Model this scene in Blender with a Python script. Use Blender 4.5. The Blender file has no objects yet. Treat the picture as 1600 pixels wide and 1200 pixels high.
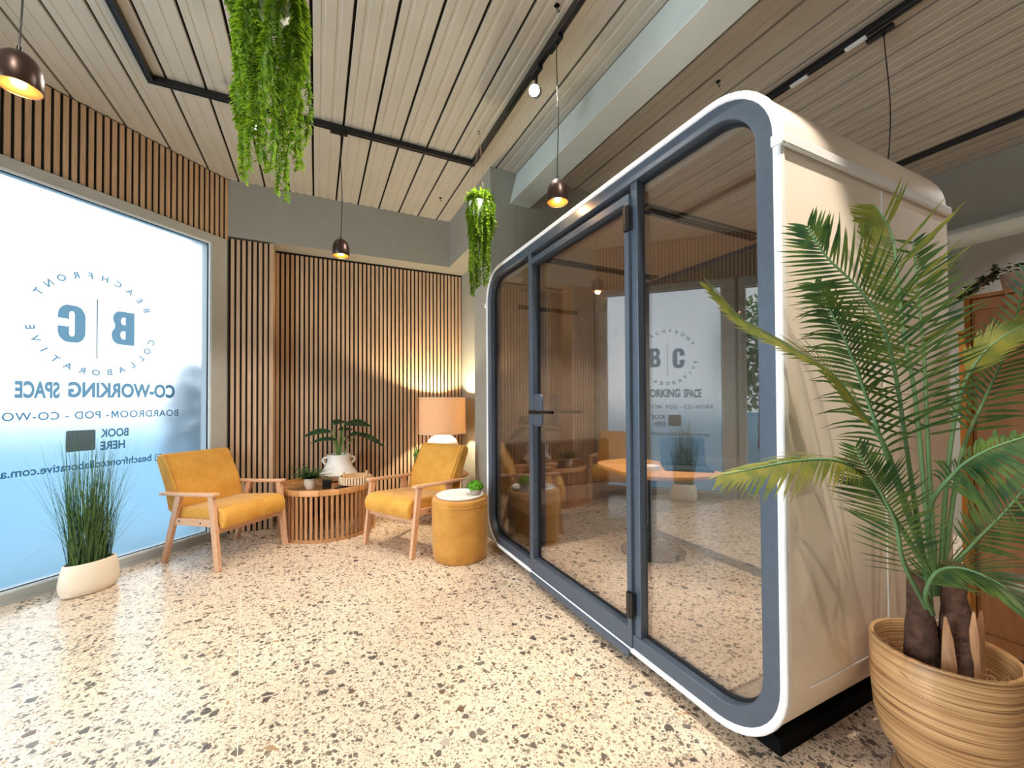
import bpy, bmesh, math, random
from mathutils import Vector as V, Matrix
random.seed(7)
R = random.Random(11)
SC = bpy.context.scene
COL = SC.collection
PI = math.pi

# ------------------------------------------------------------------ helpers
def S(r, g, b):
    f = lambda c: (c/255/12.92) if c/255 <= .04045 else ((c/255+.055)/1.055)**2.4
    return (f(r), f(g), f(b), 1)

class MB:
    """collects vertices and faces of one mesh"""
    def __init__(s): s.v = []; s.f = []
    def add(s, vs, fs):
        n = len(s.v); s.v += [tuple(p) for p in vs]; s.f += [tuple(i+n for i in f) for f in fs]; return s
    def box(s, a, b):
        x0, y0, z0 = a; x1, y1, z1 = b
        return s.add([(x0,y0,z0),(x1,y0,z0),(x1,y1,z0),(x0,y1,z0),(x0,y0,z1),(x1,y0,z1),(x1,y1,z1),(x0,y1,z1)],
                     [(3,2,1,0),(4,5,6,7),(0,1,5,4),(1,2,6,5),(2,3,7,6),(3,0,4,7)])
    def obox(s, o, ax, ay, az):
        """parallelepiped: corner o and three edge vectors"""
        o, ax, ay, az = V(o), V(ax), V(ay), V(az)
        if ax.cross(ay).dot(az) < 0: ax, ay = ay, ax
        return s.add([o, o+ax, o+ax+ay, o+ay, o+az, o+ax+az, o+ax+ay+az, o+ay+az],
                     [(3,2,1,0),(4,5,6,7),(0,1,5,4),(1,2,6,5),(2,3,7,6),(3,0,4,7)])
    def beam(s, p, q, w, h, up=(0,0,1), w2=None, h2=None):
        """bar of rectangular section from p to q"""
        p, q = V(p), V(q); d = (q-p).normalized(); x = d.cross(V(up)).normalized(); y = x.cross(d)
        w2 = w if w2 is None else w2; h2 = h if h2 is None else h2
        c = lambda o, a, b: [o-x*a/2-y*b/2, o+x*a/2-y*b/2, o+x*a/2+y*b/2, o-x*a/2+y*b/2]
        return s.add(c(p,w,h)+c(q,w2,h2), [(3,2,1,0),(4,5,6,7),(0,1,5,4),(1,2,6,5),(2,3,7,6),(3,0,4,7)])
    def lathe(s, prof, n=32, c=(0,0,0), sx=1, sy=1, closed=False):
        """profile of (r,z) turned about a vertical axis"""
        vs = []; fs = []
        for r, z in prof:
            for i in range(n):
                a = 2*PI*i/n; vs.append((c[0]+r*sx*math.cos(a), c[1]+r*sy*math.sin(a), c[2]+z))
        m = len(prof)
        for j in range(m-1 if not closed else m):
            k = (j+1) % m
            for i in range(n):
                i2 = (i+1) % n
                fs.append((j*n+i, j*n+i2, k*n+i2, k*n+i))
        if not closed:
            if prof[0][0] > 1e-6: fs.append(tuple(reversed(range(n))))
            if prof[-1][0] > 1e-6: fs.append(tuple((m-1)*n+i for i in range(n)))
        return s.add(vs, fs)
    def tube(s, pts, rad, n=8, cap=True):
        pts = [V(p) for p in pts]; m = len(pts)
        rad = rad if isinstance(rad, (list, tuple)) else [rad]*m
        vs = []; fs = []; x = None
        for i, p in enumerate(pts):
            d = (pts[min(i+1, m-1)]-pts[max(i-1, 0)]).normalized()
            if x is None:
                x = d.cross(V((0,0,1)) if abs(d.z) < .9 else V((1,0,0))).normalized()
            else:
                x = (x-d*x.dot(d)).normalized()
            y = d.cross(x)
            for k in range(n):
                a = 2*PI*k/n; vs.append(p+(x*math.cos(a)+y*math.sin(a))*rad[i])
        for i in range(m-1):
            for k in range(n):
                k2 = (k+1) % n; fs.append((i*n+k, i*n+k2, (i+1)*n+k2, (i+1)*n+k))
        if cap: fs += [tuple(reversed(range(n))), tuple((m-1)*n+k for k in range(n))]
        return s.add(vs, fs)
    def ring(s, outer, inner, lift):
        """flat frame between two closed loops with the same number of points, given thickness by the vector lift"""
        n = len(outer); L = V(lift)
        vs = [V(p) for p in outer]+[V(p) for p in inner]+[V(p)+L for p in outer]+[V(p)+L for p in inner]
        fs = []
        for i in range(n):
            j = (i+1) % n
            fs += [(i, j, n+j, n+i), (2*n+i, 3*n+i, 3*n+j, 2*n+j), (i, 2*n+i, 2*n+j, j), (n+i, n+j, 3*n+j, 3*n+i)]
        return s.add(vs, fs)
    def prism(s, poly, lift):
        n = len(poly); L = V(lift)
        vs = [V(p) for p in poly]+[V(p)+L for p in poly]
        fs = [tuple(reversed(range(n))), tuple(range(n, 2*n))]+[(i, (i+1) % n, n+(i+1) % n, n+i) for i in range(n)]
        return s.add(vs, fs)
    def ribbon(s, pts, widths, side):
        """narrow blade along pts; side is the width direction (or a list)"""
        vs = []; m = len(pts)
        for i, p in enumerate(pts):
            sd = V(side[i]) if isinstance(side, list) else V(side)
            vs += [V(p)-sd*widths[i]/2, V(p)+sd*widths[i]/2]
        return s.add(vs, [(2*i, 2*i+1, 2*i+3, 2*i+2) for i in range(m-1)])

def mk(name, mb, m, parent=None, smooth=None, bevel=0, world=False, seg=2, sub=0, label=None, fixn=True):
    me = bpy.data.meshes.new(name)
    vs = mb.v
    if world and parent is not None:
        b = V((0,0,0)); q = parent
        while q is not None: b = b+q.location; q = q.parent
        vs = [tuple(V(p)-b) for p in vs]
    me.from_pydata(vs, [], mb.f); me.update()
    if fixn:
        bm = bmesh.new(); bm.from_mesh(me); bmesh.ops.recalc_face_normals(bm, faces=bm.faces); bm.to_mesh(me); bm.free()
    if smooth is not None:
        for p in me.polygons: p.use_smooth = True
        me.set_sharp_from_angle(angle=math.radians(smooth))
    o = bpy.data.objects.new(name, me); COL.objects.link(o)
    if m: me.materials.append(m)
    if parent is not None: o.parent = parent
    if bevel:
        b = o.modifiers.new('edge', 'BEVEL'); b.width = bevel; b.segments = seg; b.limit_method = 'ANGLE'; b.angle_limit = math.radians(35)
    if sub:
        b = o.modifiers.new('sub', 'SUBSURF'); b.levels = sub; b.render_levels = sub
    if label: o['label'] = label
    return o

def tag(o, label, cat, group=None, kind=None):
    o['label'] = label; o['category'] = cat
    if group: o['group'] = group
    if kind: o['kind'] = kind
    return o

def thing(name, label, cat, loc=(0,0,0), rz=0, group=None):
    o = bpy.data.objects.new(name, None); COL.objects.link(o)
    o.empty_display_size = .1
    o.location = loc; o.rotation_euler = (0, 0, rz)
    return tag(o, label, cat, group)

def struct(name, mb, m, parent=None, label=None, **k):
    o = mk(name, mb, m, parent, **k)
    o['kind'] = 'structure'
    if label: o['label'] = label
    return o

def copy_tree(o, parent=None):
    c = o.copy(); COL.objects.link(c)
    if parent is not None: c.parent = parent
    for ch in list(o.children): copy_tree(ch, c)
    return c

# ------------------------------------------------------------------ materials
def newmat(name):
    m = bpy.data.materials.new(name); m.use_nodes = True
    nt = m.node_tree; nt.nodes.clear()
    out = nt.nodes.new('ShaderNodeOutputMaterial')
    return m, nt, out
def N(nt, t, **k):
    n = nt.nodes.new('ShaderNode'+t)
    for a, b in k.items(): setattr(n, a, b)
    return n
def setin(n, **k):
    for a, b in k.items(): n.inputs[a.replace('_', ' ')].default_value = b
def pbsdf(nt, out, col=None, rough=.5, metal=0, spec=.5):
    b = N(nt, 'BsdfPrincipled')
    if col is not None: b.inputs['Base Color'].default_value = col
    b.inputs['Roughness'].default_value = rough; b.inputs['Metallic'].default_value = metal
    b.inputs['Specular IOR Level'].default_value = spec
    nt.links.new(b.outputs[0], out.inputs[0]); return b
def ramp(nt, stops, interp='LINEAR'):
    r = N(nt, 'ValToRGB'); e = r.color_ramp.elements; r.color_ramp.interpolation = interp
    while len(e) > 1: e.remove(e[-1])
    e[0].position = stops[0][0]; e[0].color = stops[0][1]
    for p, c in stops[1:]:
        q = e.new(p); q.color = c
    return r
def mixc(nt, fac, a, b, mode='MIX'):
    n = N(nt, 'Mix', data_type='RGBA', blend_type=mode)
    for sock, val in ((0, fac), (6, a), (7, b)):
        if hasattr(val, 'links') or hasattr(val, 'is_output'): nt.links.new(val, n.inputs[sock])
        else: n.inputs[sock].default_value = val
    return n.outputs[2]
def coords(nt, scale=(1,1,1), kind='Object'):
    tc = N(nt, 'TexCoord'); mp = N(nt, 'Mapping'); mp.inputs['Scale'].default_value = scale
    nt.links.new(tc.outputs[kind], mp.inputs[0]); return mp.outputs[0]
def bump(nt, b, height, strength=.2, dist=.01):
    n = N(nt, 'Bump'); n.inputs['Strength'].default_value = strength; n.inputs['Distance'].default_value = dist
    nt.links.new(height, n.inputs['Height']); nt.links.new(n.outputs[0], b.inputs['Normal'])

def plain(name, col, rough=.5, metal=0, spec=.5, vary=.06, scale=8, bmp=0, bscale=60):
    m, nt, out = newmat(name); b = pbsdf(nt, out, col, rough, metal, spec)
    c = coords(nt)
    no = N(nt, 'TexNoise'); setin(no, Scale=scale, Detail=3.0); nt.links.new(c, no.inputs['Vector'])
    dark = tuple(x*(1-vary) for x in col[:3])+(1,); lite = tuple(min(1, x*(1+vary)) for x in col[:3])+(1,)
    r = ramp(nt, [(.3, dark), (.7, lite)]); nt.links.new(no.outputs[0], r.inputs[0]); nt.links.new(r.outputs[0], b.inputs['Base Color'])
    if bmp:
        n2 = N(nt, 'TexNoise'); setin(n2, Scale=bscale, Detail=2.0); nt.links.new(c, n2.inputs['Vector']); bump(nt, b, n2.outputs[0], bmp, .003)
    return m
def wood(name, a, b_, scale=(30,30,2), rough=.45, spec=.4):
    m, nt, out = newmat(name); b = pbsdf(nt, out, a, rough, 0, spec)
    c = coords(nt, scale)
    no = N(nt, 'TexNoise'); setin(no, Scale=1.0, Detail=5.0, Roughness=.6, Distortion=.4); nt.links.new(c, no.inputs['Vector'])
    r = ramp(nt, [(.3, b_), (.7, a)]); nt.links.new(no.outputs[0], r.inputs[0]); nt.links.new(r.outputs[0], b.inputs['Base Color'])
    bump(nt, b, no.outputs[0], .08, .002)
    return m
def fabric(name, a, b_, weave=220, rough=.85):
    m, nt, out = newmat(name); b = pbsdf(nt, out, a, rough, 0, .2)
    b.inputs['Sheen Weight'].default_value = .25; b.inputs['Sheen Roughness'].default_value = .4
    c = coords(nt)
    n1 = N(nt, 'TexNoise'); setin(n1, Scale=9.0, Detail=4.0); nt.links.new(c, n1.inputs['Vector'])
    c2 = coords(nt, (weave*1.5, weave*.25, weave*.6))
    n2 = N(nt, 'TexNoise'); setin(n2, Scale=1.0, Detail=2.0); nt.links.new(c2, n2.inputs['Vector'])
    r = ramp(nt, [(.3, b_), (.7, a)]); nt.links.new(n1.outputs[0], r.inputs[0])
    r2 = ramp(nt, [(.3, (.8,.8,.8,1)), (.7, (1.1,1.1,1.1,1))]); nt.links.new(n2.outputs[0], r2.inputs[0])
    nt.links.new(mixc(nt, .8, r.outputs[0], r2.outputs[0], 'MULTIPLY'), b.inputs['Base Color'])
    bump(nt, b, n2.outputs[0], .25, .002)
    return m
def emit(name, col, st):
    m, nt, out = newmat(name); e = N(nt, 'Emission'); e.inputs[0].default_value = col; e.inputs[1].default_value = st
    nt.links.new(e.outputs[0], out.inputs[0]); return m
def leaf(name, a, b_, trans=.35, rough=.45, scale=18):
    m, nt, out = newmat(name)
    b = N(nt, 'BsdfPrincipled'); b.inputs['Roughness'].default_value = rough; b.inputs['Specular IOR Level'].default_value = .35
    t = N(nt, 'BsdfTranslucent'); mx = N(nt, 'MixShader'); mx.inputs[0].default_value = trans
    c = coords(nt); no = N(nt, 'TexNoise'); setin(no, Scale=float(scale), Detail=2.0); nt.links.new(c, no.inputs['Vector'])
    r = ramp(nt, [(.35, b_), (.65, a)]); nt.links.new(no.outputs[0], r.inputs[0])
    nt.links.new(r.outputs[0], b.inputs['Base Color']); nt.links.new(r.outputs[0], t.inputs[0])
    nt.links.new(b.outputs[0], mx.inputs[1]); nt.links.new(t.outputs[0], mx.inputs[2]); nt.links.new(mx.outputs[0], out.inputs[0])
    return m
def glass(name, tint, f0=.05, rough=0.0):
    """clear pane: tinted see-through mixed with a mirror reflection that grows at grazing angles"""
    m, nt, out = newmat(name)
    lw = N(nt, 'LayerWeight'); lw.inputs[0].default_value = .5
    p = N(nt, 'Math', operation='POWER'); nt.links.new(lw.outputs['Facing'], p.inputs[0]); p.inputs[1].default_value = 5.0
    f = N(nt, 'Math', operation='MULTIPLY_ADD'); nt.links.new(p.outputs[0], f.inputs[0]); f.inputs[1].default_value = 1-f0; f.inputs[2].default_value = f0
    t = N(nt, 'BsdfTransparent'); t.inputs[0].default_value = tint
    g = N(nt, 'BsdfGlossy'); g.inputs['Roughness'].default_value = rough
    mx = N(nt, 'MixShader'); nt.links.new(f.outputs[0], mx.inputs[0]); nt.links.new(t.outputs[0], mx.inputs[1]); nt.links.new(g.outputs[0], mx.inputs[2])
    nt.links.new(mx.outputs[0], out.inputs[0]); return m
def frosted(name, rough=.3):
    """film-covered glass: blurs what stands outside and scatters some outdoor light"""
    m, nt, out = newmat(name)
    r = N(nt, 'BsdfRefraction'); r.inputs['Color'].default_value = (.97,.99,1,1); r.inputs['Roughness'].default_value = rough; r.inputs['IOR'].default_value = 1.35
    t = N(nt, 'BsdfTranslucent'); t.inputs[0].default_value = (.92,.97,1,1)
    mx = N(nt, 'MixShader'); mx.inputs[0].default_value = .16
    nt.links.new(r.outputs[0], mx.inputs[1]); nt.links.new(t.outputs[0], mx.inputs[2]); nt.links.new(mx.outputs[0], out.inputs[0]); return m
def vinyl(name, tr, df, w=.25):
    m, nt, out = newmat(name)
    t = N(nt, 'BsdfTransparent'); t.inputs[0].default_value = tr
    d = N(nt, 'BsdfDiffuse'); d.inputs[0].default_value = df
    mx = N(nt, 'MixShader'); mx.inputs[0].default_value = w
    nt.links.new(t.outputs[0], mx.inputs[1]); nt.links.new(d.outputs[0], mx.inputs[2]); nt.links.new(mx.outputs[0], out.inputs[0]); return m

def terrazzo():
    m, nt, out = newmat('terrazzo'); b = pbsdf(nt, out, None, .16, 0, .5)
    c = coords(nt)
    base_n = N(nt, 'TexNoise'); setin(base_n, Scale=3.0, Detail=4.0); nt.links.new(c, base_n.inputs['Vector'])
    base = ramp(nt, [(.3, S(222,200,176)), (.7, S(232,212,190))]); nt.links.new(base_n.outputs[0], base.inputs[0])
    cur = base.outputs[0]
    warp = N(nt, 'TexNoise'); setin(warp, Scale=60.0, Detail=1.0); nt.links.new(c, warp.inputs['Vector'])
    wv = N(nt, 'Vector'+'Math', operation='SCALE'); nt.links.new(warp.outputs[1], wv.inputs[0]); wv.inputs['Scale'].default_value = .006
    wa = N(nt, 'VectorMath', operation='ADD'); nt.links.new(c, wa.inputs[0]); nt.links.new(wv.outputs[0], wa.inputs[1])
    pal = [(0, S(74,70,68)), (.26, S(98,92,86)), (.46, S(136,120,104)), (.6, S(112,98,84)), (.72, S(164,134,98)), (.82, S(92,74,60)), (.91, S(170,160,148))]
    for sc, keep, edge, amt in ((180, .48, .18, .55), (105, .52, .18, .7), (64, .62, .17, .82), (42, .80, .16, .88), (29, .94, .16, .92)):
        v1 = N(nt, 'TexVoronoi', feature='F1'); v1.inputs['Scale'].default_value = sc; nt.links.new(wa.outputs[0], v1.inputs['Vector'])
        v2 = N(nt, 'TexVoronoi', feature='DISTANCE_TO_EDGE'); v2.inputs['Scale'].default_value = sc; nt.links.new(wa.outputs[0], v2.inputs['Vector'])
        sep = N(nt, 'SeparateColor'); nt.links.new(v1.outputs['Color'], sep.inputs[0])
        k = N(nt, 'Math', operation='GREATER_THAN'); nt.links.new(sep.outputs[0], k.inputs[0]); k.inputs[1].default_value = keep
        e = N(nt, 'Math', operation='GREATER_THAN'); nt.links.new(v2.outputs['Distance'], e.inputs[0])
        th = N(nt, 'Math', operation='MULTIPLY_ADD'); nt.links.new(sep.outputs[1], th.inputs[0]); th.inputs[1].default_value = .18; th.inputs[2].default_value = edge-.08
        nt.links.new(th.outputs[0], e.inputs[1])
        mm = N(nt, 'Math', operation='MULTIPLY'); nt.links.new(k.outputs[0], mm.inputs[0]); nt.links.new(e.outputs[0], mm.inputs[1])
        m2 = N(nt, 'Math', operation='MULTIPLY'); nt.links.new(mm.outputs[0], m2.inputs[0]); m2.inputs[1].default_value = amt
        r = ramp(nt, pal, 'CONSTANT'); nt.links.new(sep.outputs[2], r.inputs[0])
        cur = mixc(nt, m2.outputs[0], cur, r.outputs[0])
    # saw-cut control joints, a thin pale line
    nt.links.new(cur, b.inputs['Base Color'])
    rn = N(nt, 'TexNoise'); setin(rn, Scale=5.0, Detail=5.0); nt.links.new(c, rn.inputs['Vector'])
    rr = ramp(nt, [(.3, (.14,.14,.14,1)), (.7, (.24,.24,.24,1))]); nt.links.new(rn.outputs[0], rr.inputs[0]); nt.links.new(rr.outputs[0], b.inputs['Roughness'])
    return m

def rattan(name, a, b_, c_):
    m, nt, out = newmat(name); b = pbsdf(nt, out, a, .42, 0, .4)
    c = coords(nt, (3, 3, 260))
    n1 = N(nt, 'TexNoise'); setin(n1, Scale=1.0, Detail=2.0, Distortion=.2); nt.links.new(c, n1.inputs['Vector'])
    r = ramp(nt, [(.28, c_), (.42, b_), (.62, a)]); nt.links.new(n1.outputs[0], r.inputs[0]); nt.links.new(r.outputs[0], b.inputs['Base Color'])
    bump(nt, b, n1.outputs[0], .5, .004); return m
def checker_wood(name):
    """butcher-block strips"""
    m, nt, out = newmat(name); b = pbsdf(nt, out, None, .4, 0, .4)
    c = coords(nt)
    br = N(nt, 'TexBrick'); setin(br, Scale=1.0); br.inputs['Brick Width'].default_value = .16; br.inputs['Row Height'].default_value = .07
    br.inputs['Mortar Size'].default_value = .0006
    br.inputs['Color1'].default_value = S(205,150,96); br.inputs['Color2'].default_value = S(168,112,66); br.inputs['Mortar'].default_value = S(120,78,44)
    nt.links.new(c, br.inputs['Vector'])
    c2 = coords(nt, (6,60,6)); n = N(nt, 'TexNoise'); setin(n, Scale=1.0, Detail=4.0); nt.links.new(c2, n.inputs['Vector'])
    r = ramp(nt, [(.3, (.75,.75,.75,1)), (.7, (1.1,1.1,1.1,1))]); nt.links.new(n.outputs[0], r.inputs[0])
    nt.links.new(mixc(nt, .8, br.outputs[0], r.outputs[0], 'MULTIPLY'), b.inputs['Base Color']); return m

MT = dict(
    floor=terrazzo(),
    wall=plain('wall_paint', S(152,151,142), .7, vary=.03),
    wall_dark=plain('wall_paint_shadow', S(142,147,142), .7, vary=.03),
    beamp=plain('beam_paint', S(204,211,207), .55, vary=.03),
    ceil=plain('ceiling_board', S(178,172,160), .6, vary=.05, scale=3),
    groove=plain('ceiling_groove', S(30,26,22), .9, spec=.1),
    slat=wood('oak_slat', S(208,176,146), S(180,148,118), (40,40,3)),
    slatback=plain('felt_backing', S(26,22,20), .95),
    alum=plain('window_alloy', S(182,185,184), .45, .2, vary=.03),
    alumw=plain('window_bead', S(225,232,235), .4, vary=.02),
    frost=frosted('frosted_film_glass'),
    clear=glass('clear_glass', (.93,.95,.95,1), .03),
    letter=vinyl('sign_vinyl', (.12,.22,.29,1), (.05,.09,.11,1), .15),
    square=vinyl('sign_square_vinyl', (.36,.43,.42,1), (.20,.17,.13,1), .3),
    black=plain('black_track', S(20,20,22), .4, vary=.1), basem=plain('pod_base_black', S(14,14,15), .9, spec=.1),
    blackp=plain('black_plastic', S(16,16,17), .35, vary=.1),
    chrome=plain('dark_chrome', S(60,62,66), .2, 1),
    shellw=plain('pod_shell_white', S(236,226,214), .45, vary=.02, scale=2),
    rim=plain('pod_rim_white', S(240,242,246), .35, vary=.01),
    podframe=plain('pod_frame_graphite', S(82,94,110), .36, .3, vary=.05, scale=30),
    gasket=plain('rubber_gasket', S(14,16,20), .5),
    podglass=glass('pod_glass', (.86,.84,.82,1), .16),
    podrear=glass('pod_rear_glass', (.8,.82,.84,1), .05),
    felt=fabric('pod_felt', S(172,156,140), S(156,140,124), 120),
    podceil=plain('pod_ceiling_panel', S(190,172,154), .7, vary=.03),
    carpet=fabric('pod_carpet', S(70,68,68), S(56,54,54), 90),
    sofa=fabric('sofa_brown', S(96,70,52), S(78,56,42), 140),
    must=fabric('mustard_corduroy', S(218,164,78), S(202,146,60), 160),
    mustdk=fabric('mustard_linen', S(204,150,74), S(188,132,60), 190),
    beech=wood('beech', S(220,178,146), S(202,154,120), (10,60,60), .4),
    teak=wood('teak_slat', S(192,142,98), S(154,108,70), (40,40,4), .45),
    block=checker_wood('acacia_block'),
    white=plain('white_ceramic', S(236,234,230), .35, vary=.02),
    cream=plain('cream_ceramic', S(238,226,208), .4, vary=.02),
    stone=plain('concrete_pot', S(168,156,144), .8, vary=.12, scale=30),
    soil=plain('soil', S(58,40,28), .95, vary=.3, scale=60, bmp=.8, bscale=90),
    rattan=rattan('coiled_rattan', S(214,172,124), S(178,132,88), S(92,60,36)),
    rattan2=rattan('ribbed_foot', S(196,160,122), S(160,122,86), S(96,66,44)),
    trunk=plain('palm_trunk', S(84,58,46), .95, vary=.45, scale=40, bmp=1, bscale=80),
    stub=wood('cut_leaf_base', S(206,160,120), S(160,110,76), (60,60,6), .7),
    fibre=plain('coir_fibre', S(176,132,92), .9, vary=.2),
    palm=leaf('palm_leaf', S(94,118,56), S(48,82,48), .2),
    palmy=leaf('palm_leaf_yellow', S(142,140,62), S(94,112,50), .22),
    rach=plain('palm_stem', S(92,128,84), .5, vary=.15),
    grass=leaf('grass_blade', S(104,134,72), S(50,84,58), .25),
    fernm=leaf('hanging_foliage', S(150,180,48), S(98,140,34), .35, scale=40),
    monst=leaf('dark_leaf', S(46,84,50), S(24,56,42), .2, .35),
    fernd=leaf('fern_leaf', S(70,120,56), S(40,84,44), .3),
    lime=leaf('lime_foliage', S(128,196,50), S(84,156,30), .3, scale=80),
    stemg=plain('green_stem', S(112,140,66), .5),
    bronze=plain('bronze_shade', S(58,42,36), .35, .6, vary=.05),
    brassin=plain('brass_inside', S(238,160,70), .3, .7, vary=.03),
    bulb=emit('bulb_glow', (1,.55,.20,1), 3.2),
    lens=emit('spot_lens', (1,.86,.68,1), 60),
    rope=plain('jute_string', S(196,160,130), .9),
    cab=wood('cabinet_oak', S(190,132,84), S(168,110,66), (25,25,2.5)),
    cabedge=wood('cabinet_edge', S(196,134,58), S(176,116,46), (25,25,2.5)),
    table=wood('table_oak', S(216,160,104), S(198,142,88), (6,40,6), .4),
    bead=plain('wood_bead', S(214,176,128), .6),
    weave=plain('tassel_cotton', S(232,212,182), .9, vary=.08, scale=60),
    screen=plain('laptop_case', S(40,52,66), .35),
    paper=plain('white_card', S(232,230,226), .6),
    ivy=leaf('ivy_leaf', S(44,62,40), S(24,40,28), .2),
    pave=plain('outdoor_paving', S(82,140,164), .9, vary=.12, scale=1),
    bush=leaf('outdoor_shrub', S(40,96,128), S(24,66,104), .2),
    tree=leaf('outdoor_tree', S(150,180,110), S(104,144,84), .3, scale=3),
)
def lamp_shade_mat():
    m, nt, out = newmat('linen_shade')
    d = N(nt, 'BsdfDiffuse'); d.inputs[0].default_value = S(222,190,160)
    t = N(nt, 'BsdfTranslucent'); t.inputs[0].default_value = S(236,216,180)
    c = coords(nt, (300,300,300)); n = N(nt, 'TexNoise'); setin(n, Scale=1.0, Detail=1.0); nt.links.new(c, n.inputs['Vector'])
    r = ramp(nt, [(.3, S(214,180,150)), (.7, S(238,206,176))]); nt.links.new(n.outputs[0], r.inputs[0]); nt.links.new(r.outputs[0], d.inputs[0])
    mx = N(nt, 'MixShader'); mx.inputs[0].default_value = .2
    nt.links.new(d.outputs[0], mx.inputs[1]); nt.links.new(t.outputs[0], mx.inputs[2]); nt.links.new(mx.outputs[0], out.inputs[0]); return m
MT['shade'] = lamp_shade_mat()
# ------------------------------------------------------------------ camera
F_PX, YAW, TILT, ROLL = 638., math.atan(306/638.), math.atan(8.6/638.), .005
fw = V((math.sin(YAW)*math.cos(TILT), math.cos(YAW)*math.cos(TILT), math.sin(TILT)))
rt = V((math.cos(YAW), -math.sin(YAW), 0)); up = rt.cross(fw)
rt, up = rt*math.cos(ROLL)-up*math.sin(ROLL), up*math.cos(ROLL)+rt*math.sin(ROLL)
cd = bpy.data.cameras.new('camera'); cam = bpy.data.objects.new('camera', cd); COL.objects.link(cam)
cd.sensor_width = 36; cd.lens = 36*F_PX/1600; cd.shift_y = 18.4/1600; cd.clip_start = .05
cam.matrix_world = Matrix(((rt.x, up.x, -fw.x, 0), (rt.y, up.y, -fw.y, 0), (rt.z, up.z, -fw.z, 1.2), (0,0,0,1)))
SC.camera = cam

# ------------------------------------------------------------------ setting
CZ = 3.257
P0, U, NI = V((-.73, 4.5, 0)), V((-.70, -.714, 0)), V((.714, -.70, 0))
def W(s, n, z): return P0+U*s+NI*n+V((0, 0, z))
def wbox(mb, s0, s1, n0, n1, z0, z1): return mb.obox(W(s0, n0, z0), U*(s1-s0), NI*(n1-n0), (0, 0, z1-z0))

m = MB(); m.prism([(-.73,4.5,-.12),(-2.97,2.215,-.12),(-2.97,-3,-.12),(5.12,-3,-.12),(5.12,3.28,-.12),(1.7,3.28,-.12),(1.7,4.85,-.12),(-.73,4.85,-.12)], (0,0,.12))
fl_ = struct('floor', m, MT['floor'])
m = MB(); m.obox((-.452,3.25,0), (.45,-3.36,0), (.0022,.0003,0), (0,0,.0004)); struct('floor_joint', m, MT['cream'], fl_)
m = MB(); m.prism([(-.9,5.0,CZ+.02),(-3.2,2.3,CZ+.02),(-3.2,-3.1,CZ+.02),(5.3,-3.1,CZ+.02),(5.3,3.5,CZ+.02),(1.7,3.5,CZ+.02),(1.7,5,CZ+.02)], (0,0,.1))
ceiling = struct('ceiling', m, MT['groove'])
def boards(name, x_lo, x_hi, y_hi):
    m = MB(); p = .2085; k = math.floor((x_lo+.861)/p)
    while -.861+k*p < x_hi:
        a = max(x_lo, -.861+k*p+.008); b = min(x_hi, -.861+(k+1)*p-.008); k += 1
        if b-a < .03: continue
        mid = (a+b)/2
        if mid < -2.97: continue
        prof = [(a, .02), (a, .002), (a+.004, 0)]; w = b-a
        for f0, f1 in ((.2, .33), (.6, .73)):
            prof += [(a+w*f0, 0), (a+w*f0+.004, .0035), (a+w*f1-.004, .0035), (a+w*f1, 0)]
        prof += [(b-.004, 0), (b, .002), (b, .02)]
        n = len(prof)
        m.add([(x, -3, CZ+z) for x, z in prof]+[(x, y_hi if x > -.73 else 4.5+(x+.73)*(.714/.70), CZ+z) for x, z in prof],
              [(i, i+1, n+i+1, n+i) for i in range(n-1)]+[tuple(range(n)), tuple(range(2*n-1, n-1, -1))])
    return struct(name, m, MT['ceil'], ceiling)
boards('ceiling_board', -2.97, 1.63, 4.5)
boards('ceiling_board', 1.63, 5.12, 3.28)

# window wall, to the left
m = MB()
wbox(m, -.1, 3.25, -.16, -.02, 2.69, CZ+.02); wbox(m, 1.69, 1.73, -.16, -.02, 0, 2.69); wbox(m, 2.8, 3.25, -.16, -.02, 0, 2.69)
wbox(m, -.06, .02, -.16, -.02, 0, 2.69)
struct('wall_left', m, MT['wall'])
m = MB(); wbox(m, 0, 3.2, -.02, -.012, 2.69, CZ-.004)
felt_over = struct('trim_1', m, MT['slatback'], label='slatted timber cladding above the frosted window')
m = MB(); s = .004
while s < 3.17:
    wbox(m, s, s+.0265, -.013, -.001, 2.692, CZ-.006); s += .0435
struct('slat_cladding', m, MT['slat'], felt_over)

def window(name, s0, s1, z0, z1, fr_s0, fr_s1, fr_z1, pane_mat, label):
    """metal frame from fr_s0..fr_s1 with a pane between s0..s1"""
    m = MB()
    wbox(m, fr_s0, s0, -.12, .012, 0, fr_z1); wbox(m, s1, fr_s1, -.12, .012, 0, fr_z1)
    wbox(m, s0, s1, -.12, .012, 0, z0); wbox(m, s0, s1, -.12, .012, z1, fr_z1)
    wbox(m, fr_s0, fr_s1, .012, .03, 0, .012)
    w = struct(name, m, MT['alum'], label=label)
    m = MB(); t = .012
    o = [W(s0,-.03,z0), W(s1,-.03,z0), W(s1,-.03,z1), W(s0,-.03,z1)]
    i = [W(s0+t,-.03,z0+t), W(s1-t,-.03,z0+t), W(s1-t,-.03,z1-t), W(s0+t,-.03,z1-t)]
    m.ring(o, i, NI*.034); struct('window_frame', m, MT['alumw'], w)
    m = MB(); t2 = .005
    o2 = [p+NI*.002 for p in i]; i2 = [W(s0+t+t2,-.028,z0+t+t2), W(s1-t-t2,-.028,z0+t+t2), W(s1-t-t2,-.028,z1-t-t2), W(s0+t+t2,-.028,z1-t-t2)]
    m.ring(o2, i2, NI*.012); struct('window_gasket', m, MT['gasket'], w)
    m = MB(); wbox(m, s0+t, s1-t, -.034, -.028, z0+t, z1-t); struct('window_pane', m, pane_mat, w)
    return w
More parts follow.
